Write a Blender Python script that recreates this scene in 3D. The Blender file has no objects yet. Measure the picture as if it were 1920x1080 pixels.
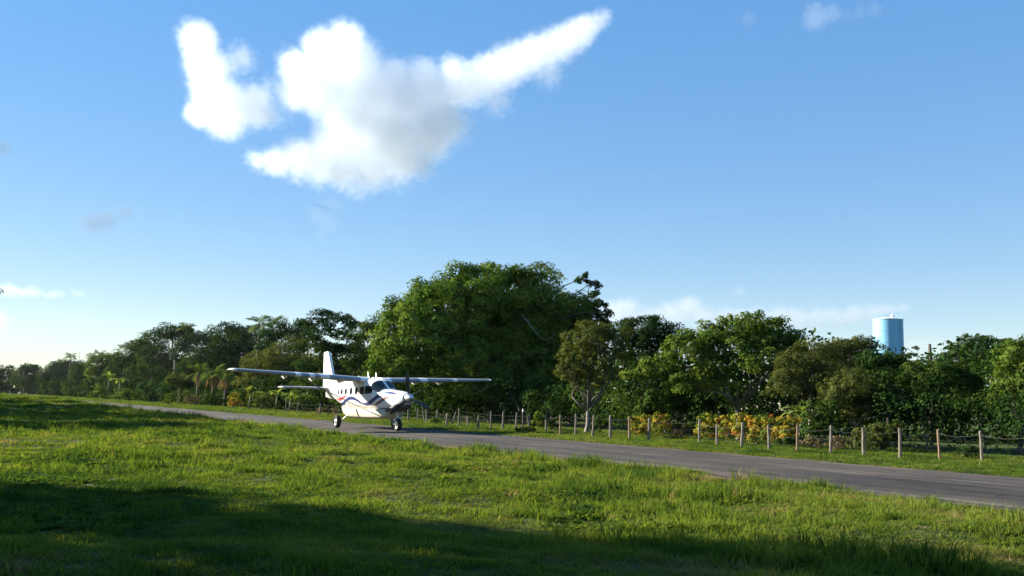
import bpy, bmesh, math, random
import numpy as np
from mathutils import Vector, Matrix

rad = math.radians
scene = bpy.context.scene
C = scene.collection
R = random.Random(7)

# ------------------------------------------------------------------ camera, sky, sun, exposure
FPX, W0, H0 = 1663.0, 1920, 1080
CAM_H, ROLL = 1.65, rad(1.5)
PITCH = math.atan((756.5 - 540) * math.cos(ROLL) / FPX)
SUN_AZ, SUN_EL = rad(-71.5), rad(21)          # azimuth from +Y towards +X

cam_d = bpy.data.cameras.new('camera')
cam = bpy.data.objects.new('camera', cam_d)
C.objects.link(cam)
scene.camera = cam
cam_d.sensor_width = 36
cam_d.lens = 36 * FPX / W0
cam_d.clip_start, cam_d.clip_end = 0.1, 30000
f_ = Vector((0, math.cos(PITCH), math.sin(PITCH)))
r0 = Vector((1, 0, 0)); u0 = r0.cross(f_)
r_ = r0 * math.cos(ROLL) + u0 * math.sin(ROLL)
u_ = r_.cross(f_)
M = Matrix.Identity(4)
for i in range(3):
    M[i][0], M[i][1], M[i][2] = r_[i], u_[i], -f_[i]
M[2][3] = CAM_H
cam.matrix_world = M

world = bpy.data.worlds.new('World')
scene.world = world
world.use_nodes = True
nt = world.node_tree
bg = nt.nodes['Background']
sky = nt.nodes.new('ShaderNodeTexSky')
sky.sky_type = 'NISHITA'
sky.sun_disc = False
sky.sun_elevation = SUN_EL
sky.sun_rotation = SUN_AZ
sky.altitude = 0
sky.air_density = 1.0
sky.dust_density = 0.0
sky.ozone_density = 3.0
gm = nt.nodes.new('ShaderNodeGamma'); gm.inputs[1].default_value = 0.34
hs_ = nt.nodes.new('ShaderNodeHueSaturation'); hs_.inputs['Saturation'].default_value = 2.4; hs_.inputs['Hue'].default_value = 0.514; hs_.inputs['Value'].default_value = 1.17
nt.links.new(sky.outputs[0], gm.inputs[0]); nt.links.new(gm.outputs[0], hs_.inputs['Color'])
nt.links.new(hs_.outputs[0], bg.inputs[0])
bg.inputs[1].default_value = 0.135

sun_d = bpy.data.lights.new('sun', 'SUN')
sun_d.energy = 5.0
sun_d.angle = rad(0.5)
sun_d.color = (1.0, 0.925, 0.79)
sun = bpy.data.objects.new('sun', sun_d)
C.objects.link(sun)
sd = Vector((math.sin(SUN_AZ) * math.cos(SUN_EL), math.cos(SUN_AZ) * math.cos(SUN_EL), math.sin(SUN_EL)))
sun.rotation_euler = sd.to_track_quat('Z', 'Y').to_euler()

vs = scene.view_settings
vs.view_transform = 'Standard'
vs.look = 'None'
vs.gamma = 1
vs.use_curve_mapping = False
vs.exposure = 1.75
cy = scene.cycles
cy.max_bounces = 24
cy.diffuse_bounces = 3
cy.glossy_bounces = 2
cy.transmission_bounces = 3
cy.transparent_max_bounces = 8
cy.volume_bounces = 16
cy.volume_step_rate = 1.5
cy.volume_max_steps = 512
cy.use_denoising = True

# ------------------------------------------------------------------ surveying: picture ray -> place in the world
def ray(px, py):
    return f_ + r_ * ((px - 960) / FPX) - u_ * ((py - 540) / FPX)

def ground_pt(px, py, z=0.0):
    d = ray(px, py)
    t = (z - CAM_H) / d.z
    return Vector((0, 0, CAM_H)) + d * t

def at_depth(px, py, Y):
    d = ray(px, py)
    return Vector((0, 0, CAM_H)) + d * (Y / d.y)

RUN_AZ = rad(-32.9)
DS = np.array([math.sin(RUN_AZ), math.cos(RUN_AZ)])      # along the runway, away
DN = np.array([math.cos(RUN_AZ), -math.sin(RUN_AZ)])     # across, away from the camera
def ns(x, y):
    return x * DN[0] + y * DN[1], x * DS[0] + y * DS[1]
def xy(n, s):
    return n * DN[0] + s * DS[0], n * DN[1] + s * DS[1]
RUN_N0, RUN_N1 = 16.4, 25.0

def sstep(a, b, x):
    t = np.clip((x - a) / (b - a), 0, 1)
    return t * t * (3 - 2 * t)

_rg = np.random.RandomState(3)
_waves = [(_rg.uniform(0, 6.28), _rg.uniform(0.12, 1.6), _rg.uniform(0, 6.28)) for _ in range(26)]
def lump(x, y):
    v = 0
    for a, k, p in _waves:
        v = v + np.sin((x * math.cos(a) + y * math.sin(a)) * k + p) / (0.6 + k) ** 0.8
    return v / 6.0
def ground_z(x, y):
    n, s = ns(x, y)
    field = sstep(RUN_N0 - 0.3, RUN_N0 - 3.5, n)
    verge = sstep(RUN_N1 + 0.3, RUN_N1 + 3, n) * sstep(60, 40, n)
    near = np.exp(-(x * x + y * y) / 9.0)
    z = field * (0.085 * lump(x, y) + 0.055 * lump(x * 2.7 + 9, y * 3.6) + 0.34 * sstep(55, 125, s) * sstep(-45, -10, n) + 0.26 * sstep(22, 60, s) * sstep(5, 12, n)) * (1 - near)
    z = z + verge * (0.04 + 0.03 * lump(x * 1.3 + 5, y * 1.3))
    return z * sstep(900, 300, np.abs(s))
def gz(x, y):
    return float(ground_z(np.float64(x), np.float64(y)))

# ------------------------------------------------------------------ materials
def mat(name, col, rough=0.6, spec=0.5, metal=0.0):
    m = bpy.data.materials.new(name)
    m.use_nodes = True
    b = m.node_tree.nodes['Principled BSDF']
    b.inputs['Base Color'].default_value = (*col, 1)
    b.inputs['Roughness'].default_value = rough
    b.inputs['Specular IOR Level'].default_value = spec
    b.inputs['Metallic'].default_value = metal
    return m

def N(m, t, **kw):
    n = m.node_tree.nodes.new(t)
    for k, v in kw.items():
        setattr(n, k, v)
    return n
def L(m, a, b):
    m.node_tree.links.new(a, b)
def ramp(m, stops):
    n = N(m, 'ShaderNodeValToRGB')
    e = n.color_ramp.elements
    while len(e) < len(stops):
        e.new(0.5)
    for k, (p, c) in enumerate(stops):
        e[k].position = p
        e[k].color = (*c, 1) if len(c) == 3 else c
    return n
def noise(m, scale, detail=4, rough=0.55, vec=None, mapping=None):
    n = N(m, 'ShaderNodeTexNoise')
    n.inputs['Scale'].default_value = scale
    n.inputs['Detail'].default_value = detail
    n.inputs['Roughness'].default_value = rough
    if vec is not None:
        if mapping:
            mp = N(m, 'ShaderNodeMapping')
            mp.inputs['Rotation'].default_value = mapping[0]
            mp.inputs['Scale'].default_value = mapping[1]
            L(m, vec, mp.inputs['Vector'])
            vec = mp.outputs[0]
        L(m, vec, n.inputs['Vector'])
    return n

def noisy(name, c0, c1, scale, rough=0.7, spec=0.4, bump=0.0, mapping=None):
    """two tones of one surface mixed by fine noise, with matching relief"""
    m = mat(name, c0, rough, spec)
    b = m.node_tree.nodes['Principled BSDF']
    tc = N(m, 'ShaderNodeTexCoord')
    n = noise(m, scale, 6, 0.6, tc.outputs['Object'], mapping)
    rp = ramp(m, [(0.3, c0), (0.7, c1)])
    L(m, n.outputs[0], rp.inputs[0]); L(m, rp.outputs[0], b.inputs['Base Color'])
    if bump:
        bp = N(m, 'ShaderNodeBump')
        bp.inputs['Strength'].default_value = bump
        bp.inputs['Distance'].default_value = 0.02
        L(m, n.outputs[0], bp.inputs['Height']); L(m, bp.outputs[0], b.inputs['Normal'])
    return m

def leaf_mat(name, stops, attr='tint', kind='GEOMETRY', trans=0.35, rough=0.7, spec=0.0, tcol=1.5):
    m = mat(name, stops[0][1], rough, spec)
    b = m.node_tree.nodes['Principled BSDF']
    at = N(m, 'ShaderNodeAttribute', attribute_type=kind, attribute_name=attr)
    rp = ramp(m, stops)
    L(m, at.outputs['Fac'], rp.inputs[0]); L(m, rp.outputs[0], b.inputs['Base Color'])
    tr = N(m, 'ShaderNodeBsdfTranslucent')
    mul = N(m, 'ShaderNodeMixRGB', blend_type='MULTIPLY')
    mul.inputs[0].default_value = 1
    mul.inputs[2].default_value = (1.25 * tcol, 1.2 * tcol, 0.5 * tcol, 1)
    L(m, rp.outputs[0], mul.inputs[1]); L(m, mul.outputs[0], tr.inputs[0])
    mx = N(m, 'ShaderNodeMixShader')
    mx.inputs[0].default_value = trans
    out = m.node_tree.nodes['Material Output']
    L(m, b.outputs[0], mx.inputs[1]); L(m, tr.outputs[0], mx.inputs[2]); L(m, mx.outputs[0], out.inputs[0])
    return m

# ------------------------------------------------------------------ mesh helpers
def link(name, mesh, m=None, parent=None):
    o = bpy.data.objects.new(name, mesh)
    C.objects.link(o)
    if m is not None and not mesh.materials:
        mesh.materials.append(m)
    if parent is not None:
        o.parent = parent
    return o

def thing(name, label, cat, loc=(0, 0, 0), rz=0.0, group=None):
    o = bpy.data.objects.new(name, None)
    C.objects.link(o)
    o.empty_display_size = 0.3
    o.location = loc
    o.rotation_euler = (0, 0, rz)
    tag(o, label, cat, group)
    return o
def tag(o, label=None, cat=None, group=None, kind=None):
    if label: o['label'] = label
    if cat: o['category'] = cat
    if group: o['group'] = group
    if kind: o['kind'] = kind
    return o

def mesh_np(name, verts, faces, tint=None, smooth=False):
    """verts (N,3), faces (M,k) numpy"""
    me = bpy.data.meshes.new(name)
    verts = np.asarray(verts, np.float32); faces = np.asarray(faces, np.int32)
    k = faces.shape[1]
    me.vertices.add(len(verts)); me.vertices.foreach_set('co', verts.ravel())
    me.loops.add(faces.size); me.loops.foreach_set('vertex_index', faces.ravel())
    me.polygons.add(len(faces))
    me.polygons.foreach_set('loop_start', np.arange(0, faces.size, k, dtype=np.int32))
    me.polygons.foreach_set('loop_total', np.full(len(faces), k, np.int32))
    if smooth:
        me.polygons.foreach_set('use_smooth', np.ones(len(faces), bool))
    if tint is not None:
        a = me.attributes.new('tint', 'FLOAT', 'POINT')
        a.data.foreach_set('value', np.asarray(tint, np.float32))
    me.update(calc_edges=True)
    me.validate()
    return me

class MB:
    """collects boxes, tubes and lofts into one mesh"""
    def __init__(s): s.v, s.f = [], []
    def loft(s, rings, caps=True, closed=True):
        b = len(s.v); n = len(rings[0])
        for r in rings: s.v += [tuple(p) for p in r]
        for i in range(len(rings) - 1):
            for j in range(n if closed else n - 1):
                k = (j + 1) % n
                s.f.append((b + i * n + j, b + i * n + k, b + (i + 1) * n + k, b + (i + 1) * n + j))
        if caps and closed:
            s.f.append(tuple(b + j for j in reversed(range(n))))
            s.f.append(tuple(b + (len(rings) - 1) * n + j for j in range(n)))
        return s
    def tube(s, pts, radii, n=7):
        pts = [Vector(p) for p in pts]
        if not hasattr(radii, '__len__'): radii = [radii] * len(pts)
        rings = []
        for i, p in enumerate(pts):
            d = (pts[min(i + 1, len(pts) - 1)] - pts[max(i - 1, 0)])
            d = d.normalized() if d.length > 1e-9 else Vector((0, 0, 1))
            a = d.cross(Vector((0.13, 0.31, 0.94)))
            if a.length < 0.1: a = d.cross(Vector((1, 0, 0)))
            a.normalize(); c = d.cross(a)
            rings.append([p + (a * math.cos(t) + c * math.sin(t)) * radii[i] for t in [k * 2 * math.pi / n for k in range(n)]])
        return s.loft(rings)
    def box(s, c, d, rot=None):
        rings = []
        for z in (-.5, .5):
            r = [Vector((x * d[0], y * d[1], z * d[2])) for x, y in ((-.5, -.5), (.5, -.5), (.5, .5), (-.5, .5))]
            if rot: r = [rot @ p for p in r]
            rings.append([p + Vector(c) for p in r])
        return s.loft(rings)
    def mesh(s, name, smooth=False):
        me = bpy.data.meshes.new(name)
        me.from_pydata([tuple(p) for p in s.v], [], s.f)
        if smooth:
            for p in me.polygons: p.use_smooth = True
        me.update()
        return me
    def build(s, name, m, parent=None, smooth=False, auto=None):
        me = s.mesh(name, smooth)
        o = link(name, me, m, parent)
        if auto:
            me.set_sharp_from_angle(angle=rad(auto))
        return o

# ------------------------------------------------------------------ ground
def axis(fine0, fine1, step, far):
    v = list(np.arange(fine0, fine1 + 1e-6, step))
    d = step
    while v[-1] < far:
        d *= 1.25; v.append(v[-1] + d)
    d = step
    while v[0] > -far:
        d *= 1.25; v.insert(0, v[0] - d)
    return np.array(v)
na, sa = axis(-14, 36, 0.45, 9000), axis(-4, 120, 0.7, 9000)
NN, SS = np.meshgrid(na, sa, indexing='ij')
GX, GY = xy(NN, SS)
GZ = ground_z(GX, GY)
gv = np.stack([GX, GY, GZ], -1).reshape(-1, 3)
ii, jj = np.meshgrid(np.arange(len(na) - 1), np.arange(len(sa) - 1), indexing='ij')
b0 = (ii * len(sa) + jj).ravel()
gf = np.stack([b0, b0 + 1, b0 + 1 + len(sa), b0 + len(sa)], -1)[:, ::-1]
m_ground = mat('turf_soil', (0.05, 0.06, 0.02), 0.95, 0.1)
def setup_ground(m):
    b = m.node_tree.nodes['Principled BSDF']
    ge = N(m, 'ShaderNodeNewGeometry')
    n1 = noise(m, 0.35, 6, 0.6, ge.outputs['Position'])
    n2 = noise(m, 6.0, 5, 0.65, ge.outputs['Position'])
    r1 = ramp(m, [(0.3, (0.030, 0.045, 0.010)), (0.55, (0.055, 0.075, 0.017)), (0.75, (0.075, 0.07, 0.028))])
    mx = N(m, 'ShaderNodeMixRGB', blend_type='OVERLAY'); mx.inputs[0].default_value = 0.7
    L(m, n1.outputs[0], r1.inputs[0]); L(m, r1.outputs[0], mx.inputs[1]); L(m, n2.outputs[0], mx.inputs[2])
    # bare reddish earth along both runway edges
    vm = N(m, 'ShaderNodeVectorMath', operation='DOT_PRODUCT')
    vm.inputs[1].default_value = (DN[0], DN[1], 0)
    L(m, ge.outputs['Position'], vm.inputs[0])
    n3 = noise(m, 0.5, 5, 0.6, ge.outputs['Position'])
    def band(c, w):
        a = N(m, 'ShaderNodeMath', operation='SUBTRACT'); a.inputs[1].default_value = c
        L(m, vm.outputs['Value'], a.inputs[0])
        a2 = N(m, 'ShaderNodeMath', operation='ABSOLUTE'); L(m, a.outputs[0], a2.inputs[0])
        a3 = N(m, 'ShaderNodeMath', operation='MULTIPLY_ADD'); a3.inputs[1].default_value = 1.6 * w * 2; a3.inputs[2].default_value = -1.6 * w + w * 0.5
        L(m, n3.outputs[0], a3.inputs[0])
        a4 = N(m, 'ShaderNodeMath', operation='SUBTRACT'); L(m, a3.outputs[0], a4.inputs[0]); L(m, a2.outputs[0], a4.inputs[1])
        a5 = N(m, 'ShaderNodeMapRange'); a5.inputs[1].default_value = -0.3; a5.inputs[2].default_value = 0.3
        L(m, a4.outputs[0], a5.inputs[0])
        return a5
    b1, b2 = band(RUN_N0 - 0.2, 0.7), band(RUN_N1 + 0.1, 0.35)
    mm = N(m, 'ShaderNodeMath', operation='MAXIMUM'); L(m, b1.outputs[0], mm.inputs[0]); L(m, b2.outputs[0], mm.inputs[1])
    m2 = N(m, 'ShaderNodeMixRGB'); m2.inputs[2].default_value = (0.17, 0.105, 0.062, 1)
    L(m, mm.outputs[0], m2.inputs[0]); L(m, mx.outputs[0], m2.inputs[1]); L(m, m2.outputs[0], b.inputs['Base Color'])
    bp = N(m, 'ShaderNodeBump'); bp.inputs['Strength'].default_value = 0.8; bp.inputs['Distance'].default_value = 0.08
    L(m, n2.outputs[0], bp.inputs['Height']); L(m, bp.outputs[0], b.inputs['Normal'])
setup_ground(m_ground)
ground = link('ground', mesh_np('ground', gv, gf, smooth=True), m_ground)
tag(ground, kind='structure')

# runway: one slightly crowned strip with ragged edges
m_run = mat('old_asphalt', (0.1, 0.1, 0.1), 0.85, 0.25)
def setup_run(m):
    b = m.node_tree.nodes['Principled BSDF']
    ge = N(m, 'ShaderNodeNewGeometry')
    rot = (0, 0, RUN_AZ)
    def dotn(v):
        q = N(m, 'ShaderNodeVectorMath', operation='DOT_PRODUCT'); q.inputs[1].default_value = (v[0], v[1], 0)
        L(m, ge.outputs['Position'], q.inputs[0]); return q.outputs['Value']
    def alongcross(kn, ks):
        c = N(m, 'ShaderNodeCombineXYZ')
        for v, k_, i_ in ((DN, kn, 0), (DS, ks, 1)):
            q = N(m, 'ShaderNodeMath', operation='MULTIPLY'); q.inputs[1].default_value = k_
            L(m, dotn(v), q.inputs[0]); L(m, q.outputs[0], c.inputs[i_])
        return c.outputs[0]
    st = noise(m, 1.0, 7, 0.66, alongcross(1.1, 0.03))
    pt = noise(m, 0.22, 5, 0.6, ge.outputs['Position'])
    gr = noise(m, 9.0, 6, 0.75, ge.outputs['Position'])
    r1 = ramp(m, [(0.36, (0.020, 0.0162, 0.0128)), (0.48, (0.037, 0.030, 0.0235)), (0.58, (0.062, 0.051, 0.040)), (0.70, (0.155, 0.128, 0.102))])
    ad = N(m, 'ShaderNodeMath', operation='MULTIPLY_ADD'); ad.inputs[1].default_value = 0.35
    L(m, pt.outputs[0], ad.inputs[0]); 
    a2 = N(m, 'ShaderNodeMath', operation='MULTIPLY'); a2.inputs[1].default_value = 0.72
    L(m, st.outputs[0], a2.inputs[0]); L(m, a2.outputs[0], ad.inputs[2]); L(m, ad.outputs[0], r1.inputs[0])
    mx = N(m, 'ShaderNodeMixRGB', blend_type='OVERLAY'); mx.inputs[0].default_value = 0.6
    L(m, r1.outputs[0], mx.inputs[1]); L(m, gr.outputs[0], mx.inputs[2])
    # brown dust blown over the asphalt
    du = noise(m, 0.6, 6, 0.7, alongcross(1.0, 0.15))
    mr = N(m, 'ShaderNodeMapRange'); mr.inputs[1].default_value = 0.5; mr.inputs[2].default_value = 0.75; mr.inputs[4].default_value = 0.55
    L(m, du.outputs[0], mr.inputs[0])
    m2 = N(m, 'ShaderNodeMixRGB'); m2.inputs[2].default_value = (0.15, 0.115, 0.085, 1)
    L(m, mr.outputs[0], m2.inputs[0]); L(m, mx.outputs[0], m2.inputs[1]); L(m, m2.outputs[0], b.inputs['Base Color'])
    # crack lines and dark sealed patches
    vo = N(m, 'ShaderNodeTexVoronoi', feature='DISTANCE_TO_EDGE'); vo.inputs['Scale'].default_value = 0.45
    wv_ = noise(m, 1.4, 4, 0.6, ge.outputs['Position'])
    av = N(m, 'ShaderNodeVectorMath', operation='MULTIPLY_ADD'); av.inputs[1].default_value = (1.2, 1.2, 1.2)
    L(m, wv_.outputs['Color'], av.inputs[0]); L(m, ge.outputs['Position'], av.inputs[2]); L(m, av.outputs[0], vo.inputs['Vector'])
    ck = N(m, 'ShaderNodeMapRange'); ck.inputs[1].default_value = 0.0; ck.inputs[2].default_value = 0.022; ck.inputs[3].default_value = 0.45; ck.inputs[4].default_value = 1.0
    L(m, vo.outputs['Distance'], ck.inputs[0])
    pa = noise(m, 0.5, 2, 0.4, alongcross(1.0, 0.25))
    pr_ = N(m, 'ShaderNodeMapRange'); pr_.inputs[1].default_value = 0.60; pr_.inputs[2].default_value = 0.63; pr_.inputs[3].default_value = 1.0; pr_.inputs[4].default_value = 0.62
    L(m, pa.outputs[0], pr_.inputs[0])
    mc = N(m, 'ShaderNodeMath', operation='MULTIPLY'); L(m, ck.outputs[0], mc.inputs[0]); L(m, pr_.outputs[0], mc.inputs[1])
    mk = N(m, 'ShaderNodeMixRGB', blend_type='MULTIPLY'); mk.inputs[0].default_value = 1
    L(m, m2.outputs[0], mk.inputs[1]); L(m, mc.outputs[0], mk.inputs[2]); L(m, mk.outputs[0], b.inputs['Base Color'])
    bp = N(m, 'ShaderNodeBump'); bp.inputs['Strength'].default_value = 0.5; bp.inputs['Distance'].default_value = 0.015
    L(m, gr.outputs[0], bp.inputs['Height']); L(m, bp.outputs[0], b.inputs['Normal'])
setup_run(m_run)
rs = np.concatenate([np.arange(-60, 140, 0.6), np.arange(140, 900, 8)])
rng = np.random.RandomState(11)
def wob(s, a):
    return 0.16 * np.sin(s * 0.9 + a) + 0.12 * np.sin(s * 2.3 + 2 * a) + 0.2 * np.sin(s * 0.21 + 3 * a) + rng.normal(0, 0.06, len(s))
e0, e1 = RUN_N0 + wob(rs, 1.0), RUN_N1 + wob(rs, 2.0) * 0.6
tt = np.array([0, 0.02, 0.15, 0.35, 0.5, 0.65, 0.85, 0.98, 1])
zz = np.array([0.006, 0.02, 0.035, 0.05, 0.055, 0.05, 0.035, 0.02, 0.006])
rn = e0[:, None] * (1 - tt) + e1[:, None] * tt
rx, ry = xy(rn, rs[:, None])
rv = np.stack([rx, ry, np.broadcast_to(zz, rx.shape)], -1).reshape(-1, 3)
K = len(tt)
i2, j2 = np.meshgrid(np.arange(len(rs) - 1), np.arange(K - 1), indexing='ij')
q0 = (i2 * K + j2).ravel()
rf = np.stack([q0, q0 + 1, q0 + 1 + K, q0 + K], -1)
runway = link('runway', mesh_np('runway', rv, rf, smooth=True), m_run)
tag(runway, kind='structure')

# ------------------------------------------------------------------ vegetation builders
def rand_dirs(rg, n):
    v = rg.normal(size=(n, 3))
    return v / np.linalg.norm(v, axis=1, keepdims=True)

def leaves(rg, pos, nrm, ln, wd, tint, droop=0.25, curl=0.15):
    """one folded diamond-shaped leaf face per point -> verts, faces, tint"""
    n = len(pos)
    nrm = nrm / np.linalg.norm(nrm, axis=1, keepdims=True)
    t = np.cross(nrm, rg.normal(size=(n, 3)))
    t /= np.linalg.norm(t, axis=1, keepdims=True)
    t[:, 2] -= droop
    t /= np.linalg.norm(t, axis=1, keepdims=True)
    b = np.cross(nrm, t); b /= np.linalg.norm(b, axis=1, keepdims=True) + 1e-9
    l = (ln * rg.uniform(0.6, 1.35, n))[:, None]; w = (wd * rg.uniform(0.7, 1.3, n))[:, None]
    V = np.stack([pos - t * l * .5, pos + b * w * .5 + nrm * w * curl, pos + t * l * .5, pos - b * w * .5 + nrm * w * curl], 1)
    F = np.arange(4 * n).reshape(n, 4)
    return V.reshape(-1, 3), F, np.repeat(tint, 4)

def crown_points(rg, blobs, clump_r, dens_clump, per_clump, zflat=0.8, low=-0.5, inner=0.25, rough=0.16):
    """leaf positions, normals and tint of a crown: leaf clumps spread over and inside ellipsoids"""
    P, Nn, T = [], [], []
    for c, r in blobs:
        c = np.array(c); r = np.array(r)
        nc = max(4, int(dens_clump * (r[0] * r[2]) / clump_r ** 2))
        d = rand_dirs(rg, nc * 3)
        d = d[d[:, 2] > low][:nc]
        nc = len(d)
        sh = np.where(rg.rand(nc) < inner, rg.uniform(0.35, 0.8, nc), rg.uniform(0.82, 1.0, nc)) + rg.normal(0, rough, nc) * 0.4
        cc = c + d * r * sh[:, None]
        cr = clump_r * rg.uniform(0.55, 1.45, nc)
        k = np.maximum(3, (per_clump * (cr / clump_r) ** 2 * rg.uniform(0.7, 1.3, nc)).astype(int))
        idx = np.repeat(np.arange(nc), k)
        m = len(idx)
        e = rand_dirs(rg, m)
        e[:, 2] = np.abs(e[:, 2]) * np.where(rg.rand(m) < 0.72, 1, -1)
        rr = rg.uniform(0.45, 1.08, m) ** 0.7
        p = cc[idx] + e * np.array([1, 1, zflat]) * (cr[idx] * rr)[:, None]
        nn = e * 0.7 + d[idx] * 0.6 + np.array([0, 0, 0.3]) + rg.normal(0, 0.32, (m, 3))
        ct = rg.normal(0.5, 0.17, nc)
        P.append(p); Nn.append(nn); T.append(ct[idx] + rg.normal(0, 0.13, m))
    return np.concatenate(P), np.concatenate(Nn), np.clip(np.concatenate(T), 0, 1)

m_bark = noisy('grey_bark', (0.10, 0.085, 0.065), (0.24, 0.21, 0.17), 5, 0.9, 0.2, 0.6, ((0, 0, 0), (3, 3, 0.6)))
m_bark_dark = noisy('dark_bark', (0.05, 0.04, 0.03), (0.13, 0.11, 0.085), 5, 0.9, 0.2, 0.6, ((0, 0, 0), (3, 3, 0.6)))
def pal(a, b, c): return [(0.1, a), (0.5, b), (0.9, c)]
LM = {  # dark, mid and far greens lowered to put shade into the foliage colour
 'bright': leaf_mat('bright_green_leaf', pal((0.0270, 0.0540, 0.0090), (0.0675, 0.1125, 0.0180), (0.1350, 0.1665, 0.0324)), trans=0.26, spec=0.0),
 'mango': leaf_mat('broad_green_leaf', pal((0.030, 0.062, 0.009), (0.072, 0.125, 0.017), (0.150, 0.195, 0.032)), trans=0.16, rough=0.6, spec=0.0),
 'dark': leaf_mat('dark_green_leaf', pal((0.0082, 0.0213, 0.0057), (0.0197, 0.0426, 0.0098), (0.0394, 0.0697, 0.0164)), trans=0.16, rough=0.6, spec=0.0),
 'mid': leaf_mat('mid_green_leaf', pal((0.0148, 0.0328, 0.0074), (0.0344, 0.0656, 0.0123), (0.0697, 0.1025, 0.0213)), trans=0.2, rough=0.6, spec=0.0),
 'olive': leaf_mat('olive_leaf', pal((0.0360, 0.0495, 0.0135), (0.0666, 0.0828, 0.0216), (0.1035, 0.1125, 0.0324)), trans=0.27),
 'brown': leaf_mat('olive_brown_leaf', pal((0.030, 0.044, 0.013), (0.060, 0.075, 0.020), (0.100, 0.108, 0.032)), trans=0.22),
 'far': leaf_mat('far_grey_green_leaf', pal((0.0187, 0.0357, 0.0119), (0.0357, 0.0612, 0.0187), (0.0595, 0.0850, 0.0272)), trans=0.2, spec=0.0),
 'croton': leaf_mat('croton_leaf', [(0.15, (0.030, 0.060, 0.012)), (0.44, (0.12, 0.16, 0.024)), (0.63, (0.32, 0.27, 0.036)), (0.82, (0.34, 0.16, 0.028)), (0.96, (0.26, 0.06, 0.026))], trans=0.25),
 'pink': leaf_mat('purplish_leaf', [(0.15, (0.025, 0.042, 0.012)), (0.5, (0.09, 0.085, 0.035)), (0.75, (0.17, 0.115, 0.085)), (0.92, (0.12, 0.05, 0.045))], trans=0.25),
 'palm':   leaf_mat('palm_leaf', pal((0.0325, 0.0585, 0.0156), (0.0650, 0.1040, 0.0260), (0.1170, 0.1495, 0.0390)), trans=0.25, rough=0.5),
 'dry':    leaf_mat('dry_palm_leaf', pal((0.09, 0.06, 0.03), (0.16, 0.11, 0.06), (0.24, 0.18, 0.10)), trans=0.2),
 'banana': leaf_mat('banana_leaf', pal((0.0650, 0.1105, 0.0260), (0.1105, 0.1625, 0.0390), (0.1820, 0.2145, 0.0650)), trans=0.35, rough=0.5),
}

def limbs_mesh(rg, base, targets, r0, fork=0.35, bend=0.12, n=7):
    """tapered trunk from BASE that forks towards the crown's clumps"""
    mb = MB()
    base = Vector(base)
    top = sum((Vector(t) for t in targets), Vector()) / len(targets)
    fp = base.lerp(Vector((top.x, top.y, top.z)), fork)
    fp.x = base.x + (fp.x - base.x) * 0.7
    H = (top - base).length
    j = lambda s: Vector(rg.normal(0, s, 3))
    k1 = base.lerp(fp, 0.5) + j(H * 0.015)
    mb.tube([base - Vector((0, 0, 0.15)), base + Vector((0, 0, H * 0.03)), k1, fp], [r0 * 1.5, r0 * 1.08, r0 * 0.9, r0 * 0.75], n)
    for t in targets:
        t = Vector(t)
        rr = r0 * rg.uniform(0.35, 0.6)
        a = fp - (fp - k1).normalized() * r0 * 0.5
        d = t - a
        p1 = a + d * 0.33 + j(d.length * bend) * 0.7 + Vector((0, 0, d.length * 0.07))
        p2 = a + d * 0.68 + j(d.length * bend) * 0.7 + Vector((0, 0, d.length * 0.05))
        mb.tube([a, p1, p2, t], [rr, rr * 0.75, rr * 0.45, rr * 0.14], 6)
        for q in range(2):
            e = p2 + Vector(rg.normal(0, d.length * 0.09, 3))
            mb.tube([p1.lerp(p2, 0.6), (p1.lerp(p2, 0.6) + e) / 2 + j(d.length * 0.04), e], [rr * 0.4, rr * 0.25, rr * 0.07], 5)
    return mb

def tree_from_blobs(name, label, base, blobs, kind, leaf, seed, group=None, clump=None, dens=1.2, per=34, trunk_r=None, bark=None, aspect=0.55,
                    cat='tree', low=-0.5, inner=0.25, droop=0.3, zflat=0.8, extra=None, limbs=6, trunk=True, fork=0.35):
    rg = np.random.RandomState(seed)
    base = Vector(base)
    t = thing(name, label, cat, base, 0, group)
    loc = [((c[0] - base.x, c[1] - base.y, c[2] - base.z), r) for c, r in blobs]
    hh = max(c[2] + r[2] for c, r in loc)
    p, nn, ti = crown_points(rg, loc, clump, dens, per, zflat, low, inner)
    keep = p[:, 2] > 0.05
    v, f, tt_ = leaves(rg, p[keep], nn[keep], leaf, leaf * aspect, ti[keep], droop)
    link('crown', mesh_np('crown', v, f, tt_), LM[kind], t)
    if trunk:
        tr = trunk_r or max(0.06, hh * 0.022)
        tg = []
        order = sorted(loc, key=lambda q: -q[1][0] * q[1][2])
        for k in range(limbs):
            c, r = order[k % len(order)]
            tg.append((c[0] + rg.normal(0, r[0] * 0.35), c[1] + rg.normal(0, r[1] * 0.35), c[2] + rg.uniform(0.0, 0.6) * r[2]))
        limbs_mesh(rg, (0, 0, 0), tg, tr, fork).build('trunk', bark or m_bark, t, smooth=True)
    if extra: extra(t, rg)
    return t

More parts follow.
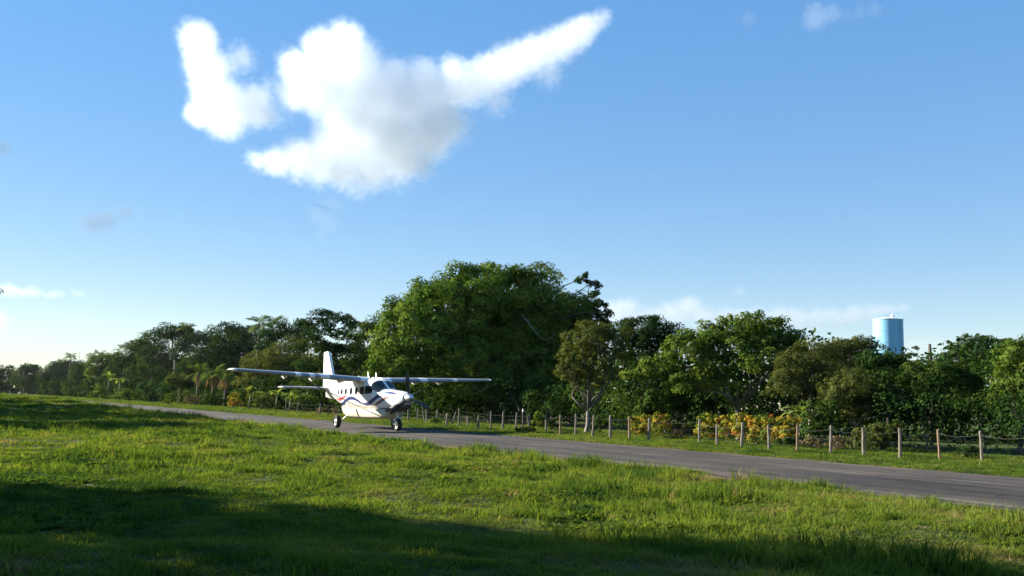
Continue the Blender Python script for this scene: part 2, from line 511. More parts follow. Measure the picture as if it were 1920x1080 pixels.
SEED = [100]
def ptree(label, Y, ell, kind='mid', basex=None, leaf_px=3.0, name='broadleaf_tree', group='trees along the far side of the runway', clump_px=11, dmul=1.0, **kw):
    """a tree surveyed from the photo: crown lobes (px centre and radii in the photograph) set at depth Y with real thickness"""
    SEED[0] += 1
    bx = basex if basex is not None else ell[0][0]
    d = ray(bx, 760)
    Y = max(Y, kw.pop('nmin', 35.8) * d.y / (d.x * DN[0] + d.y * DN[1]))
    k = Y / FPX
    blobs = []
    rg = np.random.RandomState(SEED[0] + 500)
    for e in ell:
        cx, cy, rx, ry = e[:4]
        dy = e[4] if len(e) > 4 else rg.uniform(-0.25, 0.25) * rx * k
        c = at_depth(cx, cy, Y + dy)
        blobs.append(((c.x, c.y, c.z), (rx * k, max(rx, ry) * 0.85 * k, ry * k)))
    b = at_depth(bx, 700, Y)
    b.z = gz(b.x, b.y)
    leaf_px *= .76
    leaf = leaf_px * Y / 887.0
    clump = clump_px * k
    per = int(kw.pop('per', 34) * 1.65)
    return tree_from_blobs(name, label, b, blobs, kind, leaf, SEED[0], group, clump=clump, per=per, dens=kw.pop('dens', 4.2 * dmul), **kw)


#@@SECTIONS
# ------------------------------------------------------------------ the airplane
m_white = noisy('white_aircraft_paint', (0.80, 0.79, 0.75), (0.74, 0.72, 0.67), 2.2, 0.28, 0.5)
m_cream = noisy('cream_pod_paint', (0.54, 0.49, 0.39), (0.46, 0.42, 0.33), 1.6, 0.35, 0.45)
m_blue = mat('blue_stripe_paint', (0.016, 0.030, 0.135), 0.3)
m_red = mat('red_stripe_paint', (0.42, 0.045, 0.05), 0.3)
m_black = mat('black_paint', (0.02, 0.02, 0.022), 0.4)
m_glass = mat('dark_cabin_glass', (0.010, 0.016, 0.018), 0.12, 0.16)
m_boot = noisy('rubber_deicing_boot', (0.19, 0.21, 0.235), (0.24, 0.26, 0.285), 3, 0.5, 0.35)
m_tyre = noisy('tyre_rubber', (0.018, 0.018, 0.018), (0.035, 0.033, 0.03), 9, 0.85, 0.3)
m_alu = mat('bare_metal', (0.6, 0.6, 0.6), 0.35, 0.5, 0.9)
m_steel = mat('dull_grey_metal', (0.22, 0.22, 0.22), 0.45, 0.5, 0.6)
m_soot_shade = noisy('sooty_shaded_metal', (0.05, 0.045, 0.04), (0.14, 0.12, 0.10), 4, 0.6, 0.4)  # soot on the exhaust pipe, painted shade on the nose underside
m_lens = mat('landing_light_lens', (0.85, 0.85, 0.82), 0.12, 0.6)

AP = thing('airplane', 'white single propeller high wing airplane with blue and red wavy stripes on the runway', 'airplane',
           (-8.06, 50.99, 0.045), rad(90 - 146.9))
FUS = [  # x, bottom, top, half width, squareness
 (5.06, 1.44, 1.98, .32, 2.2), (4.85, 1.30, 2.04, .41, 2.4), (4.35, 1.14, 2.10, .50, 2.6), (3.6, 1.08, 2.15, .58, 2.8), (2.95, 1.05, 2.19, .67, 3.0),
 (2.65, 1.05, 2.27, .71, 3.0), (2.3, 1.05, 2.48, .76, 3.0), (1.95, 1.05, 2.67, .79, 3.1), (1.5, 1.05, 2.77, .81, 3.2), (.5, 1.05, 2.80, .82, 3.2),
 (-1.0, 1.06, 2.79, .81, 3.2), (-2.2, 1.13, 2.73, .75, 3.0), (-3.2, 1.32, 2.63, .62, 2.7), (-4.4, 1.62, 2.52, .42, 2.4), (-5.6, 1.90, 2.44, .24, 2.2),
 (-6.55, 2.10, 2.38, .09, 2.0)]
_fx = np.array([s[0] for s in FUS])[::-1]
def fus_at(x):
    return [float(np.interp(x, _fx, np.array([s[k] for s in FUS])[::-1])) for k in range(1, 5)]
def fus_y(x, z):
    zb, zt, hw, p = fus_at(x)
    u = min(0.999, abs(2 * (z - (zb + zt) / 2) / (zt - zb)))
    return hw * (1 - u ** p) ** (1 / p)
def ring(x, zb, zt, hw, p, n=28):
    out = []
    for k in range(n):
        t = 2 * math.pi * k / n
        c, s = math.cos(t), math.sin(t)
        out.append((x, math.copysign(abs(c) ** (2 / p), c) * hw, (zb + zt) / 2 + math.copysign(abs(s) ** (2 / p), s) * (zt - zb) / 2))
    return out
fb = MB()
xs = sorted(set(list(_fx) + list(np.arange(-6.4, 5.0, 0.3))), reverse=True)
fb.loft([ring(x, *fus_at(x)) for x in xs])
fus = fb.build('fuselage', m_white, AP, smooth=True, auto=50)
# belly cargo pod
POD = [(3.75, .98, 1.12, .30), (3.5, .72, 1.14, .55), (3.0, .60, 1.15, .66), (1.0, .56, 1.15, .70), (-1.2, .56, 1.16, .70), (-2.0, .70, 1.18, .62), (-2.75, .98, 1.24, .40)]
MB().loft([ring(x, a, b, h, 4.2) for x, a, b, h in POD]).build('cargo_pod', m_cream, AP, smooth=True, auto=50)

def side_patch(name, m, rows, side=-1, off=0.006, parent=AP):
    """a print or pane laid on the fuselage side: rows = [(x, z_low, z_high), ...] followed along the skin"""
    mb = MB()
    rings = []
    for x, z0, z1 in rows:
        r = []
        for k in range(7):
            z = z0 + (z1 - z0) * k / 6
            r.append((x, side * (fus_y(x, z) + off), z))
        rings.append(r)
    mb.loft(rings, caps=False, closed=False)
    return mb.build(name, m, parent, smooth=True)
def curve_rows(cl, wf, n=28, wob=0):
    """centre line of (x, z) knots smoothed into a wavy ribbon of half width wf(t)"""
    xs = np.array([c[0] for c in cl]); zs = np.array([c[1] for c in cl])
    g = np.linspace(xs[0], xs[-1], n)
    z = np.interp(g, xs, zs)
    for _ in range(3):
        z[1:-1] = (z[:-2] + 2 * z[1:-1] + z[2:]) / 4
    return [(float(x), float(q - wf(i / (n - 1))), float(q + wf(i / (n - 1)))) for i, (x, q) in enumerate(zip(g, z))]
bump_w = lambda a: (lambda t: a * (0.15 + 0.85 * math.sin(math.pi * min(1, max(0, t))) ** 0.7))
for side in (-1, 1):
    side_patch('red_stripe', m_red, curve_rows([(-3.3, 1.66), (-2.85, 1.56), (-2.2, 1.58), (-1.55, 1.73), (-1.1, 1.80)], bump_w(0.085)), side)
    side_patch('blue_stripe', m_blue, curve_rows([(-3.1, 1.43), (-2.6, 1.31), (-2.0, 1.31), (-1.4, 1.50), (-0.85, 1.665), (-0.3, 1.69), (0.25, 1.60), (0.8, 1.43), (1.15, 1.355), (1.4, 1.335)], bump_w(0.10)), side)
    side_patch('blue_stripe', m_blue, curve_rows([(0.85, 1.40), (1.2, 1.345), (1.75, 1.37), (2.2, 1.50), (2.75, 1.78), (3.3, 1.93), (4.0, 1.975), (4.6, 1.92)], bump_w(0.115)), side)
    side_patch('red_stripe', m_red, curve_rows([(2.45, 1.33), (2.75, 1.43), (3.2, 1.62), (3.65, 1.82), (4.2, 1.865), (4.8, 1.80)], bump_w(0.05)), side, 0.007)
    side_patch('black_stripe', m_black, curve_rows([(2.6, 1.33), (2.95, 1.44), (3.4, 1.62), (3.75, 1.745), (4.3, 1.78)], bump_w(0.05)), side)
    side_patch('red_stripe', m_red, curve_rows([(2.9, 1.16), (3.3, 1.14), (3.8, 1.20), (4.2, 1.26)], bump_w(0.025)), side)
    # cabin windows: rounded panes in thin frames
    for x0, x1, z0, z1 in ((-2.78, -2.50, 1.88, 2.16), (-2.18, -1.86, 1.87, 2.19), (-1.50, -1.16, 1.87, 2.22), (-0.72, -0.36, 1.88, 2.25), (0.02, 0.40, 1.89, 2.27)):
        rr = []
        for k in range(9):
            u = k / 8 * 2 - 1
            h = (z1 - z0) / 2 * (1 - abs(u) ** 5 * 0.75)
            rr.append((x0 + (x1 - x0) * k / 8, (z0 + z1) / 2 - h, (z0 + z1) / 2 + h))
        side_patch('cabin_window', m_glass, rr, side, 0.008)
    side_patch('cockpit_window', m_glass, [(0.72, 1.92, 2.31), (1.0, 1.90, 2.34), (1.27, 1.90, 2.36)], side, 0.008)
    side_patch('cockpit_window', m_glass, [(1.36, 1.90, 2.36), (1.7, 1.92, 2.37), (1.95, 1.95, 2.35), (2.22, 1.99, 2.20)], side, 0.008)
    # cockpit door outline
    dm = MB()
    for a, b in (((0.62, 1.2), (0.62, 2.4)), ((0.62, 1.2), (1.95, 1.2)), ((1.95, 1.2), (2.02, 1.86))):
        pts = [(a[0] + (b[0] - a[0]) * t, a[1] + (b[1] - a[1]) * t) for t in np.linspace(0, 1, 8)]
        dm.tube([(x, side * (fus_y(x, z) + 0.002), z) for x, z in pts], 0.006, 4)
    dm.build('door_outline', m_steel, AP)
    # wind screen half, wrapped over the nose-top slope
    mb = MB(); rings = []
    for x in np.linspace(2.86, 1.98, 9):
        zb, zt, hw, p = fus_at(x)
        r = []
        t1 = 0.50 + (2.86 - x) / 0.88 * 0.0
        for k in range(10):
            ang = rad(88) - (rad(88) - rad(30 - (2.86 - x) * 13)) * k / 9
            c, s = math.cos(ang), math.sin(ang)
            r.append((x + 0.006, side * (abs(c) ** (2 / p) * hw + 0.012 * (c + .2)), (zb + zt) / 2 + abs(s) ** (2 / p) * (zt - zb) / 2 + 0.012))
        rings.append(r)
    mb.loft(rings, caps=False, closed=False).build('windshield', m_glass, AP, smooth=True)

# wings
def foil(le, chord, y, z, th, n=9):
    """aerofoil ring, nose first"""
    up, lo = [], []
    for k in range(n + 1):
        t = k / n
        t = t * t
        yt = 5 * th * (0.2969 * math.sqrt(t) - 0.126 * t - 0.3516 * t * t + 0.2843 * t ** 3 - 0.1015 * t ** 4)
        up.append((le - t * chord, y, z + chord * (yt * 1.15 + 0.02 * math.sin(math.pi * t))))
        lo.append((le - t * chord, y, z - chord * (yt * 0.85 - 0.02 * math.sin(math.pi * t))))
    return up + lo[-1:0:-1]
def wing_at(y):
    t = max(0, (abs(y) - 0.75) / 7.0)
    tap = max(0, (t - 0.3) / 0.7)
    return 1.12 - 0.40 * tap, 1.98 - 0.72 * tap, 2.66 + 0.30 * t, 0.165 - 0.045 * t
def wsec(y, grow=0.0):
    le, ch, z, th = wing_at(y)
    return foil(le + grow, ch + grow * 2, y, z, th)
for sd_ in (-1, 1):
    w = MB().loft([wsec(sd_ * y) for y in (0.4, 0.8, 2.0, 2.9, 4.2, 5.5, 6.8, 7.72)]).build('wing', m_white, AP, smooth=True, auto=40)
    le, ch, z, th = wing_at(7.72)
    MB().loft([foil(le, ch, sd_ * 7.722, z, th), foil(le - .02, ch - .06, sd_ * 7.84, z + .01, th * .85), foil(le - .13, ch - .3, sd_ * 7.93, z + .03, th * .5)]).build('wing_tip', m_white, w, smooth=True)
    # rubber de-icing boot wrapped round the leading edge
    bt = []
    for y in np.linspace(0.95, 7.70, 9):
        q = wsec(sd_ * y, 0.004); n = len(q)
        bt.append([q[k] for k in [n - 6, n - 5, n - 4, n - 3, n - 2, n - 1, 0, 1, 2, 3, 4, 5]])
    MB().loft(bt, caps=False, closed=False).build('deicing_boot', m_boot, w, smooth=True)
    # landing lights in the leading edge
    for y in ((3.75, 4.5) if sd_ < 0 else (5.2,)):
        a, b = wsec(sd_ * (y - .15), 0.012), wsec(sd_ * (y + .15), 0.012)
        n = len(a)
        pick = [n - 5, n - 4, n - 3, n - 2, n - 1, 0, 1, 2, 3, 4]
        MB().loft([[a[k] for k in pick], [b[k] for k in pick]], caps=False, closed=False).build('landing_light', m_lens, w, smooth=True)
    # flap and aileron panels, proud of the trailing edge
    for nm, y0, y1 in (('flap', 0.95, 5.2), ('aileron', 5.3, 7.6)):
        rings = []
        for y in (y0, (y0 + y1) / 2, y1):
            le, ch, z, th = wing_at(y)
            te = le - ch
            rings.append([(te + ch * .27, sd_ * y, z + .035), (te + ch * .27, sd_ * y, z - .045), (te - .03, sd_ * y, z - .012), (te - .03, sd_ * y, z - .002)])
        MB().loft(rings).build(nm, m_white, w)
    for y in (1.6, 3.2, 4.8):
        le, ch, z, th = wing_at(y)
        MB().loft([ring_ for ring_ in [[(x, sd_ * y - .03, zz_), (x, sd_ * y + .03, zz_), (x, sd_ * y + .03, z - .05), (x, sd_ * y - .03, z - .05)] for x, zz_ in ((le - ch * .55, z - .12), (le - ch * .8, z - .22), (le - ch * 1.03, z - .10))]]).build('flap_fairing', m_white, w)
    # strut from the lower cabin to mid span
    y1 = 4.35
    le, ch, z, th = wing_at(y1)
    s = MB()
    a, b = Vector((0.55, sd_ * 0.80, 1.22)), Vector((le - 0.62, sd_ * y1, z - .07))
    rr = []
    for t, c in ((0, .16), (.04, .12), (.5, .12), (.96, .12), (1, .17)):
        p = a.lerp(b, t)
        rr.append([(p.x + c, p.y, p.z), (p.x, p.y - .02, p.z - .024), (p.x - c, p.y, p.z), (p.x, p.y + .02, p.z + .024)])
    s.loft(rr).build('wing_strut', m_steel, AP)
    # tail plane
    hs = MB().loft([foil(-5.15 - .25 * t, 1.45 - .45 * t, sd_ * (0.1 + 3.0 * t), 2.22, .10) for t in (0, .5, 1)]).build('tailplane', m_white, AP, smooth=True, auto=40)
    bt = []
    for tq in np.linspace(.1, .99, 5):
        q = foil(-5.15 - .25 * tq + .004, 1.45 - .45 * tq + .008, sd_ * (0.1 + 3.0 * tq), 2.22, .10); n = len(q)
        bt.append([q[k] for k in [n - 5, n - 4, n - 3, n - 2, n - 1, 0, 1, 2, 3, 4]])
    MB().loft(bt, caps=False, closed=False).build('deicing_boot', m_boot, hs, smooth=True)
    MB().loft([[( -6.18 - .02 * t, sd_ * (.35 + 2.7 * t), 2.25), (-6.18 - .02 * t, sd_ * (.35 + 2.7 * t), 2.19), (-6.68 + .22 * t, sd_ * (.35 + 2.7 * t), 2.215), (-6.68 + .22 * t, sd_ * (.35 + 2.7 * t), 2.225)] for t in (0, 1)]).build('elevator', m_white, hs)
    MB().loft([foil(-5.40, 1.0, sd_ * 3.102, 2.22, .1), foil(-5.44, .9, sd_ * 3.18, 2.22, .06)]).build('tailplane_tip', m_white, hs, smooth=True)
    # landing gear leg and wheel
    g = MB()
    g.loft([[(x + c, sd_ * y, z), (x + c * .0, sd_ * y, z + .045), (x - c, sd_ * y, z), (x, sd_ * y, z - .045)] for x, y, z, c in
            ((.0, .45, 1.12, .14), (.0, .80, 1.05, .12), (0, 1.15, .78, .10), (0, 1.50, .46, .085), (0, 1.60, .36, .08))]).build('main_gear_leg', m_white, AP)
    MB().tube([(0, sd_ * 1.56, .36), (0, sd_ * 1.70, .36)], .05).build('axle', m_steel, AP)
    def wheel(nm, x, y, r, wd, tilt=0):
        tm = MB()
        prof = [(-wd / 2, r * .62), (-wd / 2 * .98, r * .82), (-wd / 2 * .72, r * .96), (0, r), (wd / 2 * .72, r * .96), (wd / 2 * .98, r * .82), (wd / 2, r * .62), (wd * .3, r * .52), (-wd * .3, r * .52)]
        rings = []
        for k in range(25):
            t = 2 * math.pi * k / 24
            rings.append([(x + math.cos(t) * q, y + o, r + math.sin(t) * q) for o, q in prof])
        tm.loft(rings, caps=False)
        wo = tm.build(nm, m_tyre, AP, smooth=True)
        rm = MB()
        for o in (-1, 1):
            rm.loft([[(x + math.cos(2 * math.pi * k / 16) * q, y + o * dd, r + math.sin(2 * math.pi * k / 16) * q) for k in range(16)] for q, dd in ((r * .60, wd * .38), (r * .56, wd * .30), (r * .25, wd * .36), (r * .15, wd * .52), (r * .02, wd * .52))], caps=False)
        rm.build('rim', m_alu, wo, smooth=True)
    wheel('main_wheel', 0, sd_ * 1.78, .36, .26)
wheel('nose_wheel', 4.02, 0, .33, .24)
ng = MB()
ng.tube([(3.86, 0, 1.25), (3.95, 0, .78)], .075, 10).tube([(3.95, 0, .80), (3.99, 0, .66)], .05, 10)
ng.build('nose_gear_strut', m_white, AP, smooth=True)
nf = MB()
for o in (-1, 1):
    nf.tube([(3.98, 0, .70), (4.0, o * .16, .66), (4.02, o * .17, .33)], [.05, .045, .04], 8)
nf.tube([(3.88, .0, .95), (3.74, 0, .82), (3.92, 0, .68)], .03, 6)
nf.build('nose_gear_fork', m_white, AP, smooth=True)
# fin, rudder, dorsal fillet
def slab(poly, th, y0=0):
    """vertical tail surface: outline in (x, z) with an aerofoil-like thickness"""
    mb = MB()
    c = (sum(p[0] for p in poly) / len(poly), sum(p[1] for p in poly) / len(poly))
    ins = [(p[0] + (c[0] - p[0]) * .16, p[1] + (c[1] - p[1]) * .05) for p in poly]
    mb.loft([[(x, -th / 2, z) for x, z in ins], [(x, -th * .12, z) for x, z in poly], [(x, th * .12, z) for x, z in poly], [(x, th / 2, z) for x, z in ins]])
    return mb
slab([(-3.5, 2.50), (-4.75, 2.80), (-5.30, 3.15), (-6.22, 4.52), (-6.32, 4.58), (-6.62, 4.58), (-6.30, 2.35), (-5.0, 2.40)], .17).build('tail_fin', m_white, AP)
slab([(-6.65, 4.57), (-6.98, 4.55), (-6.90, 3.4), (-6.80, 2.25), (-6.33, 2.30)], .12).build('rudder', m_white, AP)
md = MB()
for sgn in (-1, 1):
    md.loft([[(-6.02, sgn * .095, 3.02), (-5.78, sgn * .095, 3.02), (-5.78, sgn * .095, 3.12), (-6.02, sgn * .095, 3.12)], [(-6.02, sgn * .099, 3.02), (-5.78, sgn * .099, 3.02), (-5.78, sgn * .099, 3.12), (-6.02, sgn * .099, 3.12)]])
md.build('tail_mark', m_red, AP)
# tail tie-down skid, dark under-tail fairing
MB().loft([[(-4.9, .12, 1.74), (-4.9, -.12, 1.74), (-4.9, 0, 1.55)], [(-6.3, .05, 2.05), (-6.3, -.05, 2.05), (-6.4, 0, 1.72)]]).build('ventral_fin', m_white, AP)
# engine front: spinner, blades, inlet, exhaust
prof = [(5.06, .24), (5.2, .235), (5.36, .20), (5.52, .12), (5.62, .01)]
MB().loft([[(x, math.cos(k * math.pi / 8) * r, 1.74 + math.sin(k * math.pi / 8) * r) for k in range(16)] for x, r in prof]).build('spinner', m_alu, AP, smooth=True)
for a0 in (8, 128, 248):
    bl = MB(); rings = []
    for q, c, th, tw in ((.16, .05, .05, 50), (.35, .085, .035, 42), (.7, .105, .022, 30), (1.05, .10, .014, 22), (1.28, .075, .010, 18), (1.34, .02, .006, 18)):
        t = rad(tw)
        pr = []
        for ux, uy in ((c, 0), (0, th), (-c, 0), (0, -th)):
            lx, ly = ux * math.sin(t) * .8 + uy * math.cos(t), ux * math.cos(t) - uy * math.sin(t)
            pr.append(Vector((5.22 + lx, ly, q)))
        Rm = Matrix.Rotation(rad(a0), 3, 'X')
        rings.append([(lambda v: (v.x, v.y, v.z + 1.74))(Rm @ Vector((p.x, p.y, p.z))) for p in pr])
    bl.loft(rings).build('propeller_blade', m_black, AP, smooth=True, auto=30)
MB().loft([[(5.07, math.cos(k * math.pi / 8) * .20, 1.545 + math.sin(k * math.pi / 8) * .07) for k in range(16)], [(5.10, math.cos(k * math.pi / 8) * .19, 1.545 + math.sin(k * math.pi / 8) * .06) for k in range(16)]]).build('air_inlet', m_black, AP)
MB().loft([[(x, math.cos(k * math.pi / 6) * w_, z + math.sin(k * math.pi / 6) * h) for k in range(12)] for x, w_, h, z in ((5.0, .30, .10, 1.36), (4.6, .36, .14, 1.22), (4.1, .34, .14, 1.13), (3.5, .25, .08, 1.08))]).build('shaded_nose_underside', m_soot_shade, AP, smooth=True)  # added dark shell, shade below the cowl put into its colour
MB().tube([(4.75, -.34, 1.36), (4.55, -.52, 1.24), (4.2, -.62, 1.12), (3.95, -.66, 1.06)], [.10, .115, .115, .11], 10).build('exhaust_pipe', m_soot_shade, AP, smooth=True)
# aerials on the cabin roof
for x, h, sw in ((0.05, .42, -.22), (1.05, .36, -.1), (-1.4, .2, -.05)):
    MB().loft([[(x + .12, 0, 2.76), (x, .02, 2.76), (x - .12, 0, 2.76), (x, -.02, 2.76)], [(x + sw + .04, 0, 2.78 + h), (x + sw, .008, 2.78 + h), (x + sw - .05, 0, 2.78 + h), (x + sw, -.008, 2.78 + h)]]).build('aerial', m_white, AP)
MB().loft([ring(x, 2.74, zt, w_, 2.2, 12) for x, zt, w_ in ((.95, 2.77, .05), (.8, 2.88, .09), (.6, 2.88, .09), (.45, 2.78, .05))]).build('beacon', m_white, AP, smooth=True)

# ------------------------------------------------------------------ water tower
m_tank = noisy('light_blue_tank_paint', (0.15, 0.36, 0.54), (0.23, 0.50, 0.71), 1.3, 0.5, 0.4, 0.0, ((0, 0, 0), (1, 1, 0.07)))
def water_tower():
    Y = 150.0
    k = Y / FPX
    top = at_depth(1664.5, 600, Y)
    r = 27 * k * 0.99
    h = 66 * k
    t = thing('water_tower', 'light blue cylindrical water tower rising behind the trees', 'water tower', (top.x, top.y, 0))
    zt, zb = top.z, top.z - h
    n = 40
    ci = lambda rr, z, m=n: [(math.cos(2 * math.pi * q / m) * rr, math.sin(2 * math.pi * q / m) * rr, z) for q in range(m)]
    tank = MB().loft([ci(r * .2, zb - .7), ci(r * .75, zb - .35), ci(r, zb), ci(r, zt)]).build('tank', m_tank, t, smooth=True, auto=30)
    bm_ = MB()
    for z in (zb + .05, zb + h * .34, zb + h * .67, zt - .06):
        bm_.loft([ci(r + .005, z - .05), ci(r + .03, z - .03), ci(r + .03, z + .03), ci(r + .005, z + .05)], caps=False)
    bm_.build('plate_seam', m_tank, tank, smooth=True)
    MB().loft([ci(r + .06, zt), ci(r + .06, zt + .06), ci(r * .3, zt + .42), ci(.25, zt + .5)]).build('roof', m_white, t, smooth=True, auto=30)
    rl = MB()
    for q in range(16):
        a = 2 * math.pi * q / 16
        x, y = math.cos(a) * (r - .03), math.sin(a) * (r - .03)
        rl.tube([(x, y, zt), (x, y, zt + .95)], .018, 5)
    for z in (.5, .95):
        rl.tube([(math.cos(2 * math.pi * q / 32) * (r - .03), math.sin(2 * math.pi * q / 32) * (r - .03), zt + z) for q in range(33)], .014, 5)
    rl.build('railing', m_tank, t)
    MB().tube([(0.6, -.5, zt + .3), (0.6, -.5, zt + .95)], .22, 12).build('vent', m_white, t)
    for q in range(6):
        a = 2 * math.pi * (q + .5) / 6
        x, y = math.cos(a) * r * .93, math.sin(a) * r * .93
        MB().tube([(x * 1.15, y * 1.15, 0), (x, y, zb + .1)], [.2, .17], 10).build('leg', m_tank, t, smooth=True)
    for lv in (.33, .66):
        f0 = 1.15 - .15 * lv
        for q in range(6):
            a, b = 2 * math.pi * (q + .5) / 6, 2 * math.pi * (q + 1.5) / 6
            MB().tube([(math.cos(a) * r * .93 * f0, math.sin(a) * r * .93 * f0, zb * lv), (math.cos(b) * r * .93 * f0, math.sin(b) * r * .93 * f0, zb * lv)], .07, 5).build('brace', m_tank, t)
    ld = MB()
    an = rad(-60)
    for o in (-.22, .22):
        x, y = math.cos(an) * (r + .15) - math.sin(an) * o, math.sin(an) * (r + .15) + math.cos(an) * o
        ld.tube([(x, y, 0.1), (x, y, zt + .9)], .03, 5)
    for q in range(int(zt / .4)):
        z = .4 + q * .4
        ld.tube([(math.cos(an) * (r + .15) + math.sin(an) * .22, math.sin(an) * (r + .15) - math.cos(an) * .22, z), (math.cos(an) * (r + .15) - math.sin(an) * .22, math.sin(an) * (r + .15) + math.cos(an) * .22, z)], .015, 4)
    ld.build('ladder', m_tank, t)
water_tower()

# thin mast far down the runway
mp = at_depth(150, 655, 330); 
t = thing('radio_mast', 'thin grey mast above the distant trees at the far end', 'mast', (mp.x, mp.y, 0))
MB().tube([(0, 0, 0), (0, 0, mp.z)], [.14, .05], 6).build('pole', m_steel, t)
gw = MB()
for q in range(3):
    a = q * 2.094
    gw.tube([(0, 0, mp.z * .8), (math.cos(a) * 7, math.sin(a) * 7, 0)], .015, 4)
gw.build('guy_wire', m_steel, t)

# ------------------------------------------------------------------ post and wire fence along the far verge
m_post = noisy('weathered_post_wood', (0.09, 0.076, 0.060), (0.23, 0.20, 0.16), 4, 0.85, 0.2, 0.5, ((0, 0, 0), (6, 6, 0.8)))
m_post_red = noisy('reddish_post_wood', (0.15, 0.088, 0.056), (0.29, 0.19, 0.125), 4, 0.85, 0.2, 0.5, ((0, 0, 0), (6, 6, 0.8)))
m_wire = mat('galvanised_wire', (0.16, 0.15, 0.14), 0.8, 0.2, 0.0)
POSTS = [(536, 750, 771), (557, 754, 775), (599, 756, 778), (665, 757, 783), (700, 759, 785), (735, 760, 787), (766, 763, 789), (783, 766, 790), (800, 768, 791), (818, 769, 793), (837, 774, 797), (860, 766, 800), (877, 782, 799),
         (896, 779, 806), (920, 771, 806), (943, 772, 806), (967, 774, 806), (992, 778, 806), (1024, 776, 808), (1050, 777, 814), (1079, 776, 815),
         (1111, 778, 819), (1144, 779, 823), (1180, 781, 822), (1216, 784, 825), (1311, 786, 829), (1344, 795, 833), (1390, 792, 839), (1443, 797, 842),
         (1495, 797, 847), (1557, 798, 851), (1620, 802, 854), (1688, 803, 857), (1763, 806, 859), (1842, 809, 864), (1930, 813, 870), (2030, 818, 877)]
fen = thing('wire_fence', 'weathered wooden post and wire fence along the far edge of the runway verge', 'fence', (0, 0, 0))
rgp = random.Random(5)
tops = []
for i, (px, pt, pb) in enumerate(POSTS):
    b = ground_pt(px, pb + 2, 0.03)
    n, s = ns(b.x, b.y)
    n = 31.0 + (n - 31.0) * 0.8
    d = ray(px, pb); k = n / (d.x * DN[0] + d.y * DN[1])
    x, y = d.x * k, d.y * k
    z0 = gz(x, y)
    zt = CAM_H + ray(px, pt).z * k
    rr = 0.048 + rgp.random() * 0.024
    ln = (rgp.gauss(0, .032), rgp.gauss(0, .032))
    mb = MB()
    K = 5
    rings = []
    for q in range(K + 1):
        t = q / K
        cx, cyy = x + ln[0] * t + rgp.gauss(0, .006), y + ln[1] * t + rgp.gauss(0, .006)
        z = z0 - .2 + (zt - z0 + .2) * t
        w = rr * (1.08 - .14 * t) * rgp.uniform(.94, 1.06)
        rings.append([(cx + math.cos(a) * w, cyy + math.sin(a) * w, z + (rgp.gauss(0, .012) if q == K else 0)) for a in [j * math.pi / 4 for j in range(8)]])
    mb.loft(rings).build('post', m_post_red if px in (1050, 1180, 1495, 1763) else m_post, fen, smooth=False)
    tops.append((s, Vector((x + ln[0], y + ln[1], zt)), z0))
# leaning props and rails between posts
for (a, b) in (((789, 753), (797, 792)), ((855, 772), (846, 797)), ((988, 778), (993, 806))):
    p = ground_pt(*b, 0.09); q = at_depth(*a, p.y)
    MB().tube([p - Vector((0, 0, .1)), p.lerp(q, .5) + Vector((.02, 0, 0)), q], [.05, .045, .04], 7).build('leaning_prop', m_post, fen)
tops.sort(key=lambda q: q[0])
for hfr, rr in ((0.88, .0036), (0.55, .0016), (0.28, .0016)):
    pts = []
    for i in range(len(tops) - 1):
        (s0, a, za), (s1, b, zb) = tops[i], tops[i + 1]
        A = Vector((a.x, a.y, za + (a.z - za) * hfr)); B = Vector((b.x, b.y, zb + (b.z - zb) * hfr))
        for q in range(4):
            t = q / 4
            p = A.lerp(B, t); p.z -= .10 * (1 - (2 * t - 1) ** 2) * (1 if hfr > .8 else .4)
            p += Vector((-DN[0], -DN[1], 0)) * .06
            pts.append(p)
    MB().tube(pts, rr, 5).build('wire', m_wire, fen)

p = ground_pt(980, 804, 0.09)
q = at_depth(980, 772, p.y)
t = thing('marker_post', 'dark slim post with a white painted top standing among the fence posts', 'post', (p.x, p.y, gz(p.x, p.y)))
zz_ = q.z - gz(p.x, p.y)
MB().tube([(0, 0, -.2), (.01, 0, zz_ * .5), (0, 0, zz_)], [.07, .065, .06], 8).build('shaft', m_bark_dark, t)
MB().tube([(0, 0, zz_), (0, 0, zz_ + .18)], [.068, .05], 8).build('cap', m_white, t)

# ------------------------------------------------------------------ trees, surveyed left to right
FARG = 'distant trees at the far end of the runway'
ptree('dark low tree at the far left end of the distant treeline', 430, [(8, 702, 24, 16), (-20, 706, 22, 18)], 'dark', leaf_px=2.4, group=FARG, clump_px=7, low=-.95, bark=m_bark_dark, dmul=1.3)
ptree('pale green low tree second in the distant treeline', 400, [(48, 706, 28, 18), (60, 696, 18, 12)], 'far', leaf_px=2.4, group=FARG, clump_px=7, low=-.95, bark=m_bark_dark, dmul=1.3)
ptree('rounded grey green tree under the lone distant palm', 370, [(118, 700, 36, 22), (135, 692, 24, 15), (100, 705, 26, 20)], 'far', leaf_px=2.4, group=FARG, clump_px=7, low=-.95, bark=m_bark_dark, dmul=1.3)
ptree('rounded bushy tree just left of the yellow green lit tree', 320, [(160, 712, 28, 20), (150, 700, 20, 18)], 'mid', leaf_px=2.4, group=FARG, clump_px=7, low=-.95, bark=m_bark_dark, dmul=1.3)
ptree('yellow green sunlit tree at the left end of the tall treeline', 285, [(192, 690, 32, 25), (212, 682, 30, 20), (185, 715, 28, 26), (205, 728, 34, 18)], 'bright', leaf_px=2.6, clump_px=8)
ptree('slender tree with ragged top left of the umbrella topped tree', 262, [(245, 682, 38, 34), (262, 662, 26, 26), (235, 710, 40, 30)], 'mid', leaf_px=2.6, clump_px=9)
ptree('dull green tree below the umbrella topped tree', 245, [(285, 655, 34, 32), (300, 685, 45, 35), (275, 715, 40, 28)], 'mid', leaf_px=2.6, clump_px=9)
